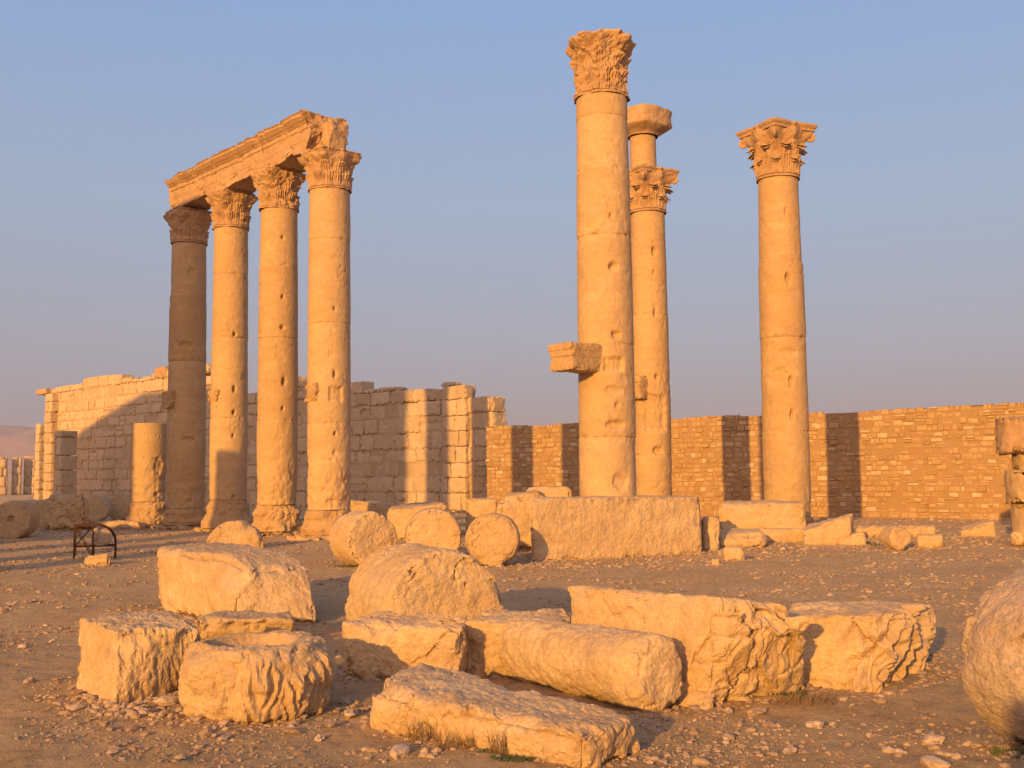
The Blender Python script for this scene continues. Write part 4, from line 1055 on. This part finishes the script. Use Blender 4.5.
heap(610, 563, 2.2, 150, .07); heap(520, 566, 1.2, 70, .07); heap(870, 545, 3.0, 160, .09); heap(740, 552, 1.5, 80, .09); heap(950, 540, 3.0, 160, .09); heap(880, 520, 9, 320, .12)
heap(330, 520, 3.0, 90, .13); heap(440, 512, 6, 220, .16); heap(120, 528, 4, 70, .1); heap(930, 760, .8, 60, .05); heap(500, 756, .9, 60, .02)
heap(400, 757, .35, 30, .04); heap(715, 735, .9, 60, .03)
for b4 in FOOT:      # crumbs of stone and soil gathered along the foot of every block
    for i in range(4):
        a_, b_ = b4[i], b4[(i+1) % 4]; L_ = np.linalg.norm(b_-a_); n_ = int(min(90, L_*42)); u_ = (b_-a_)/L_; out_ = np.array([u_[1], -u_[0]])
        for k in range(n_):
            p_ = a_+u_*L_*rs.random()+out_*abs(rs.normal(0, .07)); dd_ = np.hypot(*p_); s = (.006+.0012*dd_)*math.exp(rs.normal(0, .5)); s = min(s, .06)
            acc.add(bs[k % 24]*s*np.array([1, 1, .8])+np.array([p_[0], p_[1], float(gh(*p_)[0])+s*.2]), None, float(rs.beta(1.3, 2.2)), IT1)
o = acc.build('gravel', M_PEB, smooth=False); tag(o, 'gravel and small rubble strewn over the ground', kind='stuff')

# ------------------------------------------------------------------ weeds
def tuft(label, px, py, rad, n, h, mat, seed, spread=.5, group=None):
    c = A(px, py); rs = np.random.default_rng(seed); acc = Acc()
    for k in range(n):
        a = rs.uniform(0, 6.3); q = rad*math.sqrt(rs.random()); x_, y_ = c[0]+q*math.cos(a), c[1]+q*math.sin(a)*.6
        z_ = float(gh(x_, y_)[0]); hh = h*rs.uniform(.4, 1.1); la = rs.uniform(0, 6.3); le = spread*hh*rs.random(); w = .003+.004*rs.random() if mat is M_GRASS else .0022
        b = np.array([x_, y_, z_-.01]); tip = b+np.array([math.cos(la)*le, math.sin(la)*le, hh]); md = (b+tip)/2+np.array([math.cos(la), math.sin(la), 0])*-le*.2
        tubes(acc, [b, md, tip], [w, w*.8, w*.2], 4)
        if mat is M_DRY and rs.random() < .6:
            t2 = md+np.array([rs.normal(0, .03), rs.normal(0, .03), hh*.35]); tubes(acc, [md, (md+t2)/2, t2], [w*.8, w*.6, w*.3], 3)
    o = acc.build('weed_tuft', mat, origin=(c[0], c[1], 0)); tag(o, label, 'weeds', group)
tuft('green weed patch against the front slab', 512, 765, .13, 160, .035, M_GRASS, 1, 1.2)
tuft('tiny green sprig left of the green weed patch', 482, 760, .03, 30, .03, M_GRASS, 2, 1.2)
tuft('dry twiggy stalks at the left of the front slab', 424, 746, .12, 44, .17, M_DRY, 3, .4)
tuft('dry twiggy stalks before the middle of the front slab', 458, 753, .14, 44, .12, M_DRY, 4, .6)
tuft('dry twiggy stalk beside the green weed patch', 499, 760, .07, 34, .17, M_DRY, 5, .4)
tuft('dry bush between the shattered block and the flat topped block', 805, 702, .25, 90, .12, M_DRY, 6, .8)
tuft('green weeds under the shattered block end', 790, 694, .14, 100, .05, M_GRASS, 7, 1.2)
tuft('green weeds at the foot of the big pitted drum', 1015, 752, .15, 120, .05, M_GRASS, 8, 1.2)
tuft('green weeds below the chamfered block', 772, 541, .7, 200, .10, M_GRASS, 9, 1.2)
tuft('green weeds beside the low boulder', 808, 541, .5, 160, .10, M_GRASS, 10, 1.2)
tuft('green weeds at the foot of the drum before the tall columns', 345, 567, .35, 120, .06, M_GRASS, 11, 1.2)
tuft('thin grass behind the square block at left', 185, 688, .16, 70, .05, M_GRASS, 12, 1.2)
tuft('green weeds between the short block and small drum', 880, 546, .5, 110, .09, M_GRASS, 13, 1.2)
